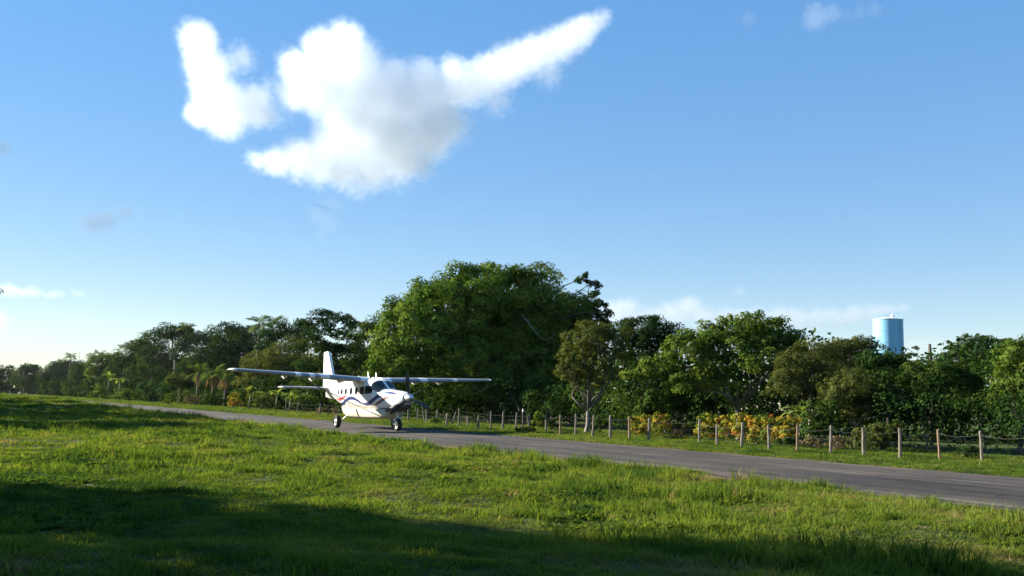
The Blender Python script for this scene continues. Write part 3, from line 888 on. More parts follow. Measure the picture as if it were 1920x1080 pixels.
ptree('tall umbrella topped tree at the left of the treeline', 232, [(325, 622, 36, 14), (345, 634, 32, 16), (305, 630, 28, 12)], 'dark', leaf_px=2.6, clump_px=9, basex=330, fork=.6)
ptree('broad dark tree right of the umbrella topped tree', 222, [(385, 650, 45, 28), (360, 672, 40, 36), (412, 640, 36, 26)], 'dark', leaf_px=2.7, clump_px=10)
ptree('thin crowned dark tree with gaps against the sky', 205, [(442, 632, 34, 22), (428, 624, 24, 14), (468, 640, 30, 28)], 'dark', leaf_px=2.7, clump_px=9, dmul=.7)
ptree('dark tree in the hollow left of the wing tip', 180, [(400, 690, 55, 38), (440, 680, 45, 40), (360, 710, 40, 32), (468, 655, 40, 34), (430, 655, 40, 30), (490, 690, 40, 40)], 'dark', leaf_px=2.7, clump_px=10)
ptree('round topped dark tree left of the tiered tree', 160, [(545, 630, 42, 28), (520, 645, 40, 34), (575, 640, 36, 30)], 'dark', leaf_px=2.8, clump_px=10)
ptree('soft olive green bushy tree behind the left wing', 125, [(505, 690, 52, 32), (545, 668, 48, 30), (480, 715, 40, 26), (560, 705, 55, 36), (520, 735, 55, 26)], 'olive', leaf_px=2.8, clump_px=11)
ptree('dark tiered tree with flat layered branches behind the tail', 104, [(622, 596, 40, 13), (590, 610, 36, 12), (655, 612, 40, 14), (625, 634, 62, 15), (600, 658, 60, 16), (660, 660, 55, 17), (620, 690, 68, 18), (640, 722, 62, 20)], 'dark', leaf_px=3.2, clump_px=10, zflat=.55, low=-.3, dmul=1.0)
ptree('green leafy tree between the tiered tree and the giant tree', 100, [(690, 640, 32, 34), (700, 615, 24, 16), (680, 690, 36, 36), (705, 735, 44, 30)], 'mid', leaf_px=3.0, clump_px=11)

def bare_limb(pts, r, Y0):
    def fn(t, rg):
        mb = MB()
        P = [at_depth(a, b, Y0 - (0.4 if i else -3)) - t.location for i, (a, b) in enumerate(pts)]
        mb.tube(P, [r * (1 - .6 * i / (len(P) - 1)) for i in range(len(P))], 7)
        mb.build('bare_limb', m_bark, t, smooth=True)
    return fn
def big_extra(t, rg):
    bare_limb([(978, 590), (990, 603), (1000, 618), (1010, 630), (1022, 637), (1033, 634), (1040, 624)], .05, 70.5)(t, rg)
    for a, b in (((1038, 590), (1110, 530)), ((1045, 600), (1135, 585)), ((1030, 560), (1085, 525))):
        p, q = at_depth(*a, 76) - t.location, at_depth(*b, 76) - t.location
        MB().tube([p, p.lerp(q, .5) + Vector((0, 0, .3)), q], [.07, .05, .02], 6).build('branch', m_bark_dark, t, smooth=True)
BIG = [(920, 650, 110, 70, 4.5), (960, 700, 90, 50, 4), (1000, 610, 60, 55, 3), (960, 600, 60, 50, 2.5), (790, 640, 88, 66, -2.5), (752, 690, 52, 46, -3.5), (835, 592, 95, 62, -1), (905, 560, 100, 52, 0), (985, 566, 88, 58, 2), (945, 640, 120, 95, 2.5), (1040, 600, 58, 62, 4.5),
       (858, 690, 105, 58, -1.5), (1010, 690, 90, 70, 3.5), (930, 735, 120, 36, 0), (760, 610, 44, 48, 0), (1060, 660, 44, 60, 5),
       (800, 555, 38, 26, 0), (870, 523, 44, 22, 0), (938, 513, 46, 17, 0), (1002, 516, 40, 17, 0), (735, 650, 34, 36, -1), (725, 730, 40, 28, -2), (1085, 580, 28, 26, 2)]
ptree('giant dome shaped spreading tree towering behind the right wing', 76, BIG, 'mango', basex=930, leaf_px=4.3, aspect=.62, clump_px=16, dmul=1.15, per=46, bark=None, extra=big_extra, trunk_r=.55, limbs=9, droop=.2, cat='tree', inner=.2)
ptree('dark feathery tree leaning out from the right of the giant tree', 80, [(1105, 588, 26, 14), (1120, 572, 18, 9), (1082, 600, 30, 22), (1130, 590, 16, 10), (1100, 518, 12, 7), (1112, 535, 14, 6), (1090, 528, 10, 6), (1116, 552, 15, 5), (1105, 610, 40, 20)], 'dark', leaf_px=3.6, clump_px=7, basex=1075, dmul=.55, bark=m_bark_dark)
ptree('slim olive leaved tree with pale forked trunk by the fence', 50, [(1110, 640, 46, 34), (1092, 672, 42, 40), (1135, 668, 42, 44), (1080, 705, 32, 30), (1120, 715, 46, 30), (1145, 630, 34, 24), (1062, 705, 18, 20)], 'olive', basex=1102, nmin=33.2, leaf_px=3.0, clump_px=9, dmul=.62, trunk_r=.15, limbs=12, fork=.28, inner=.15, low=-.3)
ptree('dark green tree behind the slim olive tree', 60, [(1215, 628, 52, 34), (1180, 632, 40, 30), (1245, 640, 40, 32), (1210, 690, 60, 50)], 'dark', leaf_px=3.2, clump_px=10)
ptree('bright broad leaved tree with spreading crown behind the orange hedge', 43, [(1395, 622, 60, 36), (1335, 640, 58, 36), (1445, 636, 52, 36), (1290, 662, 48, 32), (1240, 690, 40, 22), (1205, 704, 34, 15), (1400, 680, 90, 50), (1478, 636, 34, 16), (1300, 715, 60, 34), (1480, 680, 36, 40)], 'bright', basex=1385, leaf_px=4.0, clump_px=11, dmul=.9, droop=.45, aspect=.6, limbs=9, bark=m_bark)
ptree('leafy green shrub growing up under the spreading tree', 41, [(1245, 755, 46, 32), (1290, 745, 48, 34), (1325, 760, 40, 30), (1220, 770, 24, 26)], 'mid', leaf_px=3.6, clump_px=9, name='tall_shrub', cat='shrub')
ptree('olive brown bushy tree right of the spreading bright tree', 40, [(1500, 690, 46, 38), (1535, 668, 42, 28), (1480, 730, 44, 38), (1540, 720, 50, 42)], 'brown', basex=1515, leaf_px=2.6, clump_px=9, dmul=1.0)
ptree('brownish round crowned tree left of the water tower', 56, [(1595, 655, 44, 22), (1620, 648, 34, 16), (1565, 665, 36, 24), (1600, 690, 60, 36)], 'brown', leaf_px=2.8, clump_px=9)
ptree('small dark tree in front of the water tower base', 48, [(1660, 676, 40, 18), (1640, 680, 30, 20), (1690, 690, 44, 20), (1665, 720, 60, 38)], 'dark', leaf_px=3.0, clump_px=8, dmul=.85)
ptree('dull olive tree standing over the purple shrubs', 41, [(1600, 730, 48, 36), (1570, 750, 40, 34), (1640, 750, 46, 30), (1620, 770, 40, 26)], 'olive', leaf_px=3.0, clump_px=9)
ptree('dark green tree right of the water tower', 42, [(1740, 712, 52, 36), (1775, 720, 46, 42), (1705, 735, 40, 40), (1800, 740, 40, 50), (1745, 770, 70, 40)], 'mid', leaf_px=3.1, clump_px=9)
ptree('hazy green spreading tree far behind on the right', 95, [(1830, 655, 46, 22), (1855, 648, 36, 16), (1800, 672, 40, 18), (1860, 690, 60, 36), (1790, 690, 40, 22), (1885, 665, 36, 26)], 'far', leaf_px=2.8, clump_px=9)
ptree('dark bushy tree filling the gap left of the right edge tree', 62, [(1875, 715, 60, 50), (1900, 760, 60, 40), (1830, 750, 50, 40)], 'mid', leaf_px=3.2, clump_px=10, low=-.9)
ptree('large leaved bright tree at the right edge', 39, [(1905, 668, 32, 32), (1930, 655, 34, 30), (1915, 710, 40, 34), (1895, 745, 38, 34), (1945, 740, 40, 50), (1960, 690, 44, 50)], 'bright', leaf_px=4.6, clump_px=12, dmul=.8, droop=.6, aspect=.45)
ptree('broad tree just beyond the right edge of the verge trees', 40, [(2020, 690, 60, 60), (2060, 720, 60, 60), (1990, 750, 50, 40)], 'mid', leaf_px=3.6, clump_px=12)

# dead snag and bare twigs right of the tower
sp = at_depth(1743, 676, 58)
t = thing('dead_tree', 'bare broken trunk standing above the trees right of the water tower', 'dead tree', (sp.x, sp.y, 0))
a = at_depth(1743, 645, 58)
MB().tube([(0, 0, 0), (.05, 0, sp.z * .5), (a.x - sp.x + .02, 0, sp.z), (a.x - sp.x, 0, a.z)], [.26, .2, .13, .09], 8).build('trunk', m_bark_dark, t, smooth=True)
tw = MB()
rgt = random.Random(4)
for q in range(9):
    z0 = sp.z * (.75 + .25 * rgt.random()); dx = rgt.choice((-1, 1)) * rgt.uniform(.6, 1.6)
    tw.tube([(0, 0, z0), (dx * .5, rgt.gauss(0, .2), z0 + .35), (dx, rgt.gauss(0, .3), z0 + rgt.uniform(.4, 1.0))], [.05, .035, .012], 5)
tw.build('bare_twigs', m_bark_dark, t)
for (lab, x0, y0, hw) in (('wispy feathery tree top between the tower and the bare trunk', 1712, 668, 24), ('wispy layered tree top right of the bare trunk', 1778, 668, 30)):
    ptree(lab, 62, [(x0, y0, hw, 5), (x0 + 8, y0 - 14, hw * .6, 4), (x0 - 8, y0 + 12, hw, 6), (x0 + 4, y0 + 28, hw, 12)], 'far', leaf_px=2.6, clump_px=5, dmul=.5, zflat=.5)

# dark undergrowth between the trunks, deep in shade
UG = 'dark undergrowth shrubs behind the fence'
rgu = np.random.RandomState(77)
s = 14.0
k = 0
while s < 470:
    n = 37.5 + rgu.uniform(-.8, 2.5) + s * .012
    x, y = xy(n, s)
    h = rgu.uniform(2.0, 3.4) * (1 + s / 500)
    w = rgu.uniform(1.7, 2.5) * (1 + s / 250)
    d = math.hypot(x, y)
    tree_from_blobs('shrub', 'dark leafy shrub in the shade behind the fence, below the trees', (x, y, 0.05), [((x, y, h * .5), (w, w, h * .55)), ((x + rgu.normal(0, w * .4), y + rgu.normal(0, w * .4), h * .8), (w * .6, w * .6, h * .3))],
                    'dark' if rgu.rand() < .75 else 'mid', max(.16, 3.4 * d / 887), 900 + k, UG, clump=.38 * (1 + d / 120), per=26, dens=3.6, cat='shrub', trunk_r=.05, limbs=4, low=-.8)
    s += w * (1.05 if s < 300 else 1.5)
    k += 1

# the wood behind, one dark mass seen only through gaps between the trees
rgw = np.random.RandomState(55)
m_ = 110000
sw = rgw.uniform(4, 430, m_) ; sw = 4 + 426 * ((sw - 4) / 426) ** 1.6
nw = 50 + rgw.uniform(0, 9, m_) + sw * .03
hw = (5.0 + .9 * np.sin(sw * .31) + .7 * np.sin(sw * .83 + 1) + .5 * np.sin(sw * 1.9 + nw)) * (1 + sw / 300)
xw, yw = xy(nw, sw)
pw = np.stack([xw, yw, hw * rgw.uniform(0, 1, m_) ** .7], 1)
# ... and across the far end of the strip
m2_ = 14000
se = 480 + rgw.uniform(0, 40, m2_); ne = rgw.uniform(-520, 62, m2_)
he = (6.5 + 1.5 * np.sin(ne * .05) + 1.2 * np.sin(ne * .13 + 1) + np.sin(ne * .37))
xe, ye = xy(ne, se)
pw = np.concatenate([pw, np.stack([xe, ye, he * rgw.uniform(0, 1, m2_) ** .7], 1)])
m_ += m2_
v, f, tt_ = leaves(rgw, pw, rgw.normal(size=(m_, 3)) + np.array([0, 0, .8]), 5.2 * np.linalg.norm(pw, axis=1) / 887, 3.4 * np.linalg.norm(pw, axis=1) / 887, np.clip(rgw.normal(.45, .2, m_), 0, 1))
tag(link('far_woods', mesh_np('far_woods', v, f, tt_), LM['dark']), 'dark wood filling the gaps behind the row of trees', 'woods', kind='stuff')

# croton hedge and garden shrubs along the fence
def shrub_px(label, px, ptop, n, wpx, kind, seed, leaf=.13, group=None, dens=2.1, per=19, clump=.14, name='shrub', asp=.5, low=-.7, cat='shrub'):
    d = ray(px, ptop); kk = n / (d.x * DN[0] + d.y * DN[1])
    x, y = d.x * kk, d.y * kk
    z0 = gz(x, y)
    h = CAM_H + d.z * kk - z0
    w = wpx * y / FPX
    rg = np.random.RandomState(seed)
    bl = [((x, y, z0 + h * .55), (w * .8, min(w, .7), h * .38)), ((x - w * .4, y, z0 + h * .35), (w * .6, min(w, .6), h * .32)), ((x + w * .4, y + .1, z0 + h * .4), (w * .6, min(w, .6), h * .36)), ((x, y, z0 + h * .84), (w * .95, min(w, .5), h * .15))]
    return tree_from_blobs(name, label, (x, y, z0), bl, kind, leaf, seed, group, clump=clump, per=per, dens=dens, cat=cat, trunk_r=.03, limbs=7, low=low, fork=.15, aspect=asp)
CG = 'croton bushes of the garden hedge'
shrub_px('orange croton bush at the left end of the hedge', 1193, 780, 32.6, 15, 'croton', 1, group=CG, name='croton_bush', cat='croton')
shrub_px('yellow and orange croton bush second from the left end', 1212, 778, 32.7, 14, 'croton', 2, group=CG, name='croton_bush', cat='croton')
shrub_px('green and yellow croton bush just left of the dark gap in the hedge', 1240, 776, 32.9, 20, 'croton', 3, group=CG, name='croton_bush', cat='croton')
shrub_px('dark reddish bush in the gap of the croton hedge', 1280, 792, 33.6, 22, 'pink', 4, group=CG, name='croton_bush', cat='croton')
shrub_px('yellow green croton bush right of the dark gap', 1325, 774, 32.8, 20, 'croton', 5, group=CG, name='croton_bush', cat='croton')
shrub_px('croton bush with orange top beside the short pale post', 1362, 778, 33.0, 20, 'croton', 6, group=CG, name='croton_bush', cat='croton')
shrub_px('croton bush with golden crest at the tall middle post', 1388, 773, 32.8, 20, 'croton', 7, group=CG, name='croton_bush', cat='croton')
shrub_px('red topped croton bush in the right half of the hedge', 1418, 780, 32.8, 20, 'croton', 8, group=CG, name='croton_bush', cat='croton')
shrub_px('red and yellow croton bush next to the last croton', 1448, 780, 32.8, 20, 'croton', 9, group=CG, name='croton_bush', cat='croton')
shrub_px('yellow croton bush at the right end of the hedge', 1478, 780, 32.8, 20, 'croton', 10, group=CG, name='croton_bush', cat='croton')
PGG = 'garden shrubs along the right part of the fence'
shrub_px('glossy dark green low plant at the foot of the hedge end', 1475, 822, 32.4, 22, 'dark', 21, .16, PGG)
shrub_px('tall green leafy shrub with orange flower right of the croton hedge', 1535, 748, 33.4, 38, 'mid', 22, .17, PGG, clump=.22)
shrub_px('low purplish shrub between the two posts right of the hedge', 1525, 822, 32.6, 22, 'pink', 23, .12, PGG)
shrub_px('pinkish brown shrub right of the tall leafy shrub', 1572, 820, 32.7, 24, 'pink', 24, .12, PGG)
shrub_px('sprawling shrub with pale arching leaves behind a post', 1628, 803, 33.2, 34, 'olive', 25, .17, PGG, asp=.35)
shrub_px('green shrub with broad leaves left of the bare wire', 1655, 790, 33.8, 34, 'olive', 26, .2, PGG, asp=.4)
shrub_px('small green weed bush below the sagging wire', 1812, 838, 32.8, 22, 'dark', 27, .12, PGG)
VG = 'small bushes in the verge along the middle of the fence'
shrub_px('bright green low bush by the fence just right of the airplane', 818, 785, 30.6, 12, 'bright', 31, .17, VG)
shrub_px('bright green upright bush between the middle fence posts', 1010, 773, 32.6, 13, 'bright', 32, .17, VG)
shrub_px('dark green bush beside the middle fence posts', 1036, 785, 32.8, 13, 'mid', 33, .15, VG)
shrub_px('leafy bush behind the fence right of the slim olive tree', 1125, 778, 33.2, 14, 'mid', 34, .16, VG)
shrub_px('low tangled weeds at the runway edge in front of the middle posts', 985, 804, 28.6, 24, 'mid', 35, .14, VG)
WG = 'shrubs along the left part of the fence'
shrub_px('orange leaved bush below the left wing tip', 440, 735, 33.0, 13, 'croton', 41, .3, WG, clump=.4)
shrub_px('dark bush left of the orange leaved bush', 400, 738, 33.5, 26, 'mid', 42, .3, WG, clump=.4)
shrub_px('pinkish bush at the far verge left of the wing tip', 360, 738, 33.5, 16, 'pink', 43, .3, WG, clump=.4)
shrub_px('pale green bush at the edge of the far verge', 318, 741, 33.0, 14, 'bright', 44, .35, WG, clump=.45)
shrub_px('sunlit yellow green bushes at the foot of the distant treeline', 240, 728, 33.0, 26, 'bright', 45, .5, WG, clump=.7)
shrub_px('sunlit green bush left end of the far verge', 185, 722, 33.0, 22, 'bright', 46, .6, WG, clump=.8)
shrub_px('olive shrub behind the fence left of the tail', 500, 738, 33.6, 24, 'olive', 47, .25, WG, clump=.35)
shrub_px('green shrub behind the fence under the tailplane', 575, 742, 33.6, 26, 'mid', 48, .25, WG, clump=.35)
shrub_px('purplish low plants by the fence behind the main wheel', 615, 765, 32.4, 22, 'pink', 49, .2, WG, clump=.25)
shrub_px('dark shrub under the belly of the airplane by the fence', 668, 756, 33.0, 24, 'mid', 50, .22, WG, clump=.3)

# ------------------------------------------------------------------ palms and banana plants
def frond_mesh(name, ln, seg=9, wid=.42, sag=.9, leaflets=16):
    """arched midrib with paired drooping leaflets"""
    rg = np.random.RandomState(5)
    V, F, T = [], [], []
    def pt(t): return np.array([ln * (t - .10 * t * t), 0, ln * (.42 * t - sag * t * t * .62)])
    for q in range(leaflets * 2):
        t = .12 + .88 * (q // 2 + .5) / leaflets
        sg = 1 if q % 2 else -1
        p = pt(t); d = pt(min(1, t + .05)) - pt(t - .05); d /= np.linalg.norm(d)
        l = wid * ln * (.35 + .9 * math.sin(math.pi * min(1, t * .9 + .1))) * .62 * rg.uniform(.85, 1.1)
        tip = p + d * l * .55 + np.array([0, sg * l * .8, -l * rg.uniform(.25, .6)])
        w = ln * .028
        i = len(V)
        V += [p - d * w, (p + tip) / 2 - d * w + np.array([0, 0, l * .07]), tip, (p + tip) / 2 + d * w + np.array([0, 0, l * .07])]
        F.append((i, i + 1, i + 2, i + 3)); T += [rg.uniform(.3, .8)] * 4
    for q in range(seg):
        a, b = pt(q / seg), pt((q + 1) / seg)
        w = ln * .014 * (1.2 - q / seg)
        i = len(V)
        V += [a + [0, w, 0], a - [0, w, 0], b - [0, w, 0], b + [0, w, 0]]
        F.append((i, i + 1, i + 2, i + 3)); T += [.7] * 4
    return mesh_np(name, np.array(V), np.array(F), np.array(T))
def add_fronds(t, base, nm, me, m, count, rg, e0, e1, s0=.85, s1=1.1):
    first = None
    for q in range(count):
        o = bpy.data.objects.new(nm, me)
        C.objects.link(o); o.parent = t
        if not me.materials: me.materials.append(m)
        o.location = base
        o.rotation_euler = (rg.normal(0, .15), -rg.uniform(e0, e1), 2.399 * q + rg.normal(0, .2))
        sc = rg.uniform(s0, s1); o.scale = (sc, sc, sc)
FR = frond_mesh('frond', 1.0)
FRD = frond_mesh('dry_frond', 1.0, sag=1.5)
def palm(label, px, pcrown, Y, ln, seed, group='palms in the treeline', dry=0, count=15, tr=.14):
    rg = np.random.RandomState(seed)
    c = at_depth(px, pcrown, Y)
    t = thing('palm_tree', label, 'palm', (c.x, c.y, 0), 0, group)
    lean = rg.normal(0, .03) * c.z
    MB().tube([(-lean, 0, -.1), (-lean * .4, 0, c.z * .5), (0, 0, c.z)], [tr * 1.3, tr, tr * .8], 8).build('trunk', m_bark, t, smooth=True)
    add_fronds(t, (0, 0, c.z), 'frond', FR, LM['palm'], count, rg, -.5, 1.0, ln * .85, ln * 1.1)
    if dry: add_fronds(t, (0, 0, c.z - .1), 'dry_frond', FRD, LM['dry'], dry, rg, -1.2, -.5, ln * .7, ln * .9)
palm('lone small palm standing above the distant treeline', 133, 667, 345, 3.0, 1)
palm('small dark palm at the top of the yellow green tree', 186, 664, 292, 2.6, 2)
palm('short palm poking from the treeline left of the umbrella topped tree', 238, 650, 258, 3.0, 3)
palm('feathery palm crown right beside the umbrella topped tree', 350, 618, 228, 3.0, 4)
palm('tall grey palm in the hollow left of the tiered tree', 486, 606, 172, 3.2, 5)
palm('second tall palm just left of the tiered tree', 512, 606, 170, 2.8, 6)
palm('low palm with brown hanging fronds left of the wing tip', 402, 700, 138, 2.6, 7, dry=9)
palm('low palm with dry fronds just behind the wing tip', 424, 706, 132, 2.3, 8, dry=8)
palm('short green palm in the dark hollow of the left treeline', 372, 700, 145, 2.4, 9, dry=5)
ptree('small umbrella shaped dark tree in the left hollow', 150, [(336, 716, 22, 12), (345, 724, 18, 10)], 'olive', basex=338, leaf_px=2.6, clump_px=6, fork=.6, low=-.2)

def banana_leaf(name):
    V, F, T = [], [], []
    rg = np.random.RandomState(9)
    n = 9
    for q in range(n + 1):
        t = q / n
        c = np.array([t - .25 * t * t, 0, .75 * t - .85 * t * t])
        w = .13 * math.sin(math.pi * min(1, .06 + .92 * t)) ** .6 if t > .12 else .012
        V += [c + [0, w, .05 * w / .13 + rg.normal(0, .012)], c, c + [0, -w, .05 * w / .13 + rg.normal(0, .012)]]
        T += [.35 + .3 * rg.rand(), .8, .35 + .3 * rg.rand()]
    for q in range(n):
        a = q * 3
        F += [(a, a + 1, a + 4, a + 3), (a + 1, a + 2, a + 5, a + 4)]
    return mesh_np(name, np.array(V), np.array(F), np.array(T), smooth=True)
BL = banana_leaf('leaf')
m_stem = noisy('banana_stem', (0.05, 0.06, 0.025), (0.11, 0.11, 0.05), 5, 0.6, 0.3)
def banana(label, px, ptop, n, ln, seed, group, count=8):
    rg = np.random.RandomState(seed)
    d = ray(px, ptop); kk = n / (d.x * DN[0] + d.y * DN[1])
    x, y = d.x * kk, d.y * kk
    z0 = gz(x, y); h = CAM_H + d.z * kk - z0
    t = thing('banana_plant', label, 'banana plant', (x, y, z0), 0, group)
    hs = max(.4, h - ln * .45)
    MB().tube([(0, 0, -.1), (0, 0, hs * .6), (.03, 0, hs)], [.11, .09, .05], 8).build('stem', m_stem, t, smooth=True)
    add_fronds(t, (.03, 0, hs - .05), 'leaf', BL, LM['banana'], count, rg, .1, 1.1, ln * .8, ln * 1.15)
BG = 'banana plants along the left part of the fence'
for i, (px, pt, ln, lab) in enumerate([(470, 728, 2.0, 'tall banana plant right of the wing tip'), (492, 736, 1.7, 'banana plant with pale stem between the wing tip and the tailplane'), (520, 730, 1.9, 'banana plant just below the tailplane tip'),
                                       (545, 738, 1.7, 'leafy banana plant under the left tailplane'), (572, 740, 1.6, 'banana plant next to the tail of the airplane'), (205, 700, 3.2, 'big banana plant among the sunlit bushes at the far left'), (225, 708, 2.8, 'second big banana plant at the far left treeline foot')]):
    banana(lab, px, pt, 34.2, ln, 40 + i, BG)
BR = 'banana plants behind the right end of the fence'
for i, (px, pt, n, lab) in enumerate([(1650, 690, 44, 'banana plant with pale leaves below the water tower'), (1500, 765, 34.5, 'small banana plant behind the end of the croton hedge')]):
    banana(lab, px, pt, n, 1.5, 60 + i, BR, 9)

# unseen trees left of and behind the view, whose shade falls over the grass
SG = 'trees left of the field, shading the grass'
rgs = np.random.RandomState(31)
SH = [(-25, 19.0, 17, 2.0), (-34, 22.2, 19, 2.4), (-29, 16.6, 17, 1.5), (-27, 12.2, 17, 4.6), (-30, 6, 17, 6), (-38, 10.5, 18, 6), (-24, 1, 16, 6), (-22, -8, 15, 7), (-16, -6, 15, 6), (-8, -12, 15, 6), (4, -14, 14, 6), (-44, 61, 13, 4.5), (-42.5, 50, 11, 4.5), (-53.5, 71, 13, 5), (-60, 83, 13, 6), (-72, 98, 13, 6), (-88, 118, 14, 7)]  # those behind the camera are added, unseen, to block sky light
for i, (x, y, h, w) in enumerate(SH):
    tree_from_blobs('broadleaf_tree', 'large unseen shade tree standing beside the field', (x, y, gz(x, y)),
                    [((x, y, h * .68), (w, w, h * .32)), ((x + rgs.normal(0, w * .4), y + rgs.normal(0, w * .4), h * .5), (w * .95, w * .95, h * .3)), ((x, y, h * .3), (w * .8, w * .8, h * .3))],
                    'mid', .65, 3000 + i, SG, clump=1.2, per=34, dens=2.2 if y < 40 else 3.6, trunk_r=.3, limbs=6, low=-.9, inner=.35)

# ------------------------------------------------------------------ grass: clumps of blades spread over the field and verges
def clump_mesh(name, seed, blades, radius, h, lean, wid):
    rg = np.random.RandomState(seed)
    V, F, T = [], [], []
    for _ in range(blades):
        a = rg.uniform(0, 6.283); rr = radius * math.sqrt(rg.rand())
        p = np.array([math.cos(a) * rr, math.sin(a) * rr, -.02])
        d = rg.uniform(0, 6.283); L_ = h * rg.uniform(.45, 1.2); ln = abs(rg.normal(lean, lean * .5))
        dv = np.array([math.cos(d), math.sin(d), 0]); sv = np.array([-math.sin(d), math.cos(d), 0]) 
        tw = rg.uniform(-.8, .8); sv = sv * math.cos(tw) + dv * math.sin(tw)
        w = wid * rg.uniform(.7, 1.4)
        m1 = p + dv * L_ * ln * .28 + [0, 0, L_ * .55]; tip = p + dv * L_ * ln + [0, 0, L_ * (1 - .35 * ln)]
        i = len(V)
        V += [p - sv * w, p + sv * w, m1 + sv * w * .8, m1 - sv * w * .8, tip + sv * w * .12, tip - sv * w * .12]
        F += [(i, i + 1, i + 2, i + 3), (i + 3, i + 2, i + 4, i + 5)]
        tt_ = rg.uniform(0, 1)
        T += [tt_] * 6
    return mesh_np(name, np.array(V), np.array(F), np.array(T))
m_grass = leaf_mat('grass_blade', [(0.0, (0.028, 0.062, 0.018)), (0.35, (0.074, 0.118, 0.020)), (0.65, (0.130, 0.176, 0.029)), (0.85, (0.150, 0.150, 0.042)), (1.0, (0.22, 0.17, 0.085))], 'gtint', 'INSTANCER', .36, .8, .0)
def weed_mesh(name, seed):
    rg = np.random.RandomState(seed)
    V, F, T = [], [], []
    for q in range(26):
        d = rg.uniform(0, 6.283); rr = rg.uniform(0, .16); L_ = rg.uniform(.06, .15); el = rg.uniform(.3, 1.25)
        p = np.array([math.cos(d * 1.7) * rr, math.sin(d * 1.7) * rr, 0.01])
        dv = np.array([math.cos(d) * math.cos(el), math.sin(d) * math.cos(el), math.sin(el)]); sv = np.array([-math.sin(d), math.cos(d), 0])
        m1 = p + dv * L_ * .55; tip = p + dv * L_ + np.array([math.cos(d), math.sin(d), -.6]) * L_ * .25
        w = L_ * rg.uniform(.12, .2)
        i = len(V)
        V += [p - sv * w * .2, p + sv * w * .2, m1 + sv * w, m1 - sv * w, tip]
        F += [(i, i + 1, i + 2, i + 3), (i + 3, i + 2, i + 4, i + 4)]
        T += [.5] * 5
    me = bpy.data.meshes.new(name)
    me.from_pydata([tuple(v) for v in V], [], [f if f[2] != f[3] else f[:3] for f in F])
    return me
hidden = []
for i, (b, r, h, le, w) in enumerate([(34, .16, .15, .55, .0050), (30, .17, .13, .75, .0055), (26, .14, .20, .45, .0048), (20, .10, .24, .6, .006), (6, .14, .28, .35, .0026)]):
    o = bpy.data.objects.new('grass_clump', clump_mesh('grass_clump', i, b, r, h, le, w))
    o.data.materials.append(m_grass)
    hidden.append(o)
for i in (7, 8):
    o = bpy.data.objects.new('grass_weed', weed_mesh('grass_weed', i))
    o.data.materials.append(m_grass)
    hidden.append(o)
rg = np.random.RandomState(21)
def n2(x, y, k, ph):
    v = 0
    r_ = np.random.RandomState(ph)
    for _ in range(9):
        a = r_.uniform(0, 6.28); q = k * r_.uniform(.6, 2.2)
        v = v + np.sin((x * math.cos(a) + y * math.sin(a)) * q + r_.uniform(0, 6.28))
    return v / 3.0
P = []
half = math.tan(rad(34.5))
def scatter(y0, y1, dens, sc):
    area = half * (y1 * y1 - y0 * y0)
    m = int(area * dens)
    y = np.sqrt(rg.uniform(y0 * y0, y1 * y1, m)); x = y * rg.uniform(-half, half, m)
    return np.stack([x, y, np.full(m, sc)], 1)
P = np.concatenate([scatter(5.0, 12, 75, 1.0), scatter(12, 18, 55, 1.12), scatter(18, 27, 30, 1.4), scatter(27, 40, 15, 1.85), scatter(40, 60, 7.5, 2.4), scatter(60, 95, 3.6, 3.1), scatter(95, 160, 1.5, 4.2), scatter(160, 330, .42, 6.5)])
nn, ss = ns(P[:, 0], P[:, 1])
edge = 0.35 * n2(nn * 0, ss, 1.5, 5)
ok = ((nn < RUN_N0 + .25 + edge * .7) | (nn > RUN_N1 + .15 + edge * .3)) & (nn < 37.0)
bare = n2(P[:, 0], P[:, 1], .9, 8) + .35 * rg.normal(size=len(P))
bn = np.exp(-((nn - RUN_N0 + .2) / .7) ** 2)
ok &= ~((bn > .25) & (bare > -.05)) 
ok &= bare < 2.0
P, nn, ss, bare = P[ok], nn[ok], ss[ok], bare[ok]
tall = np.clip(n2(P[:, 0], P[:, 1], .55, 14) * .6 + n2(P[:, 0], P[:, 1] * 1.6, 1.3, 16) * .45 + .05, 0, 1.4)
fine = n2(P[:, 0], P[:, 1], 2.2, 15)
near_edge = np.exp(-((nn - (RUN_N0 - 2.2)) / 2.0) ** 2)
isv = nn > RUN_N1
hgt = .48 + .62 * tall + .30 * fine + near_edge * .42 * np.clip(.6 + n2(P[:, 0], P[:, 1], 1.1, 19), 0, 1.6)
hgt = np.where(isv, .42 + .15 * fine, hgt) * rg.uniform(.75, 1.3, len(P))
rough_ = n2(P[:, 0], P[:, 1] * 1.3, 3.6, 51)
hgt = np.clip(hgt * .82 * (1 + .38 * rough_), .24, 1.55)
sc = P[:, 2]
vert = hgt * np.where(sc > 1.5, 1 + .22 * (sc - 1.5), 1.0) * np.minimum(sc, 1.3)
tint = .52 + .16 * n2(P[:, 0], P[:, 1], .25, 31) + .15 * n2(P[:, 0], P[:, 1], 1.3, 32) - .30 * np.clip(tall - .45, 0, 1) - .20 * np.clip(near_edge * tall, 0, 1) + rg.normal(0, .11, len(P))
tint += np.where(rg.rand(len(P)) < .03, .28, 0) + .10 * near_edge * (bare > .2)
tint = np.clip(tint + .10 * n2(P[:, 0], P[:, 1] * 1.3, 3.2, 52) - .10 * np.clip(rough_, 0, 1), 0, 1)
z = ground_z(P[:, 0], P[:, 1])
me = mesh_np('grass', np.stack([P[:, 0], P[:, 1], z], 1), np.zeros((0, 3), np.int32))
def attr(nm, ty, arr, key='value'):
    a = me.attributes.new(nm, ty, 'POINT'); a.data.foreach_set(key, np.ascontiguousarray(arr, np.int32 if ty == 'INT' else np.float32).ravel())

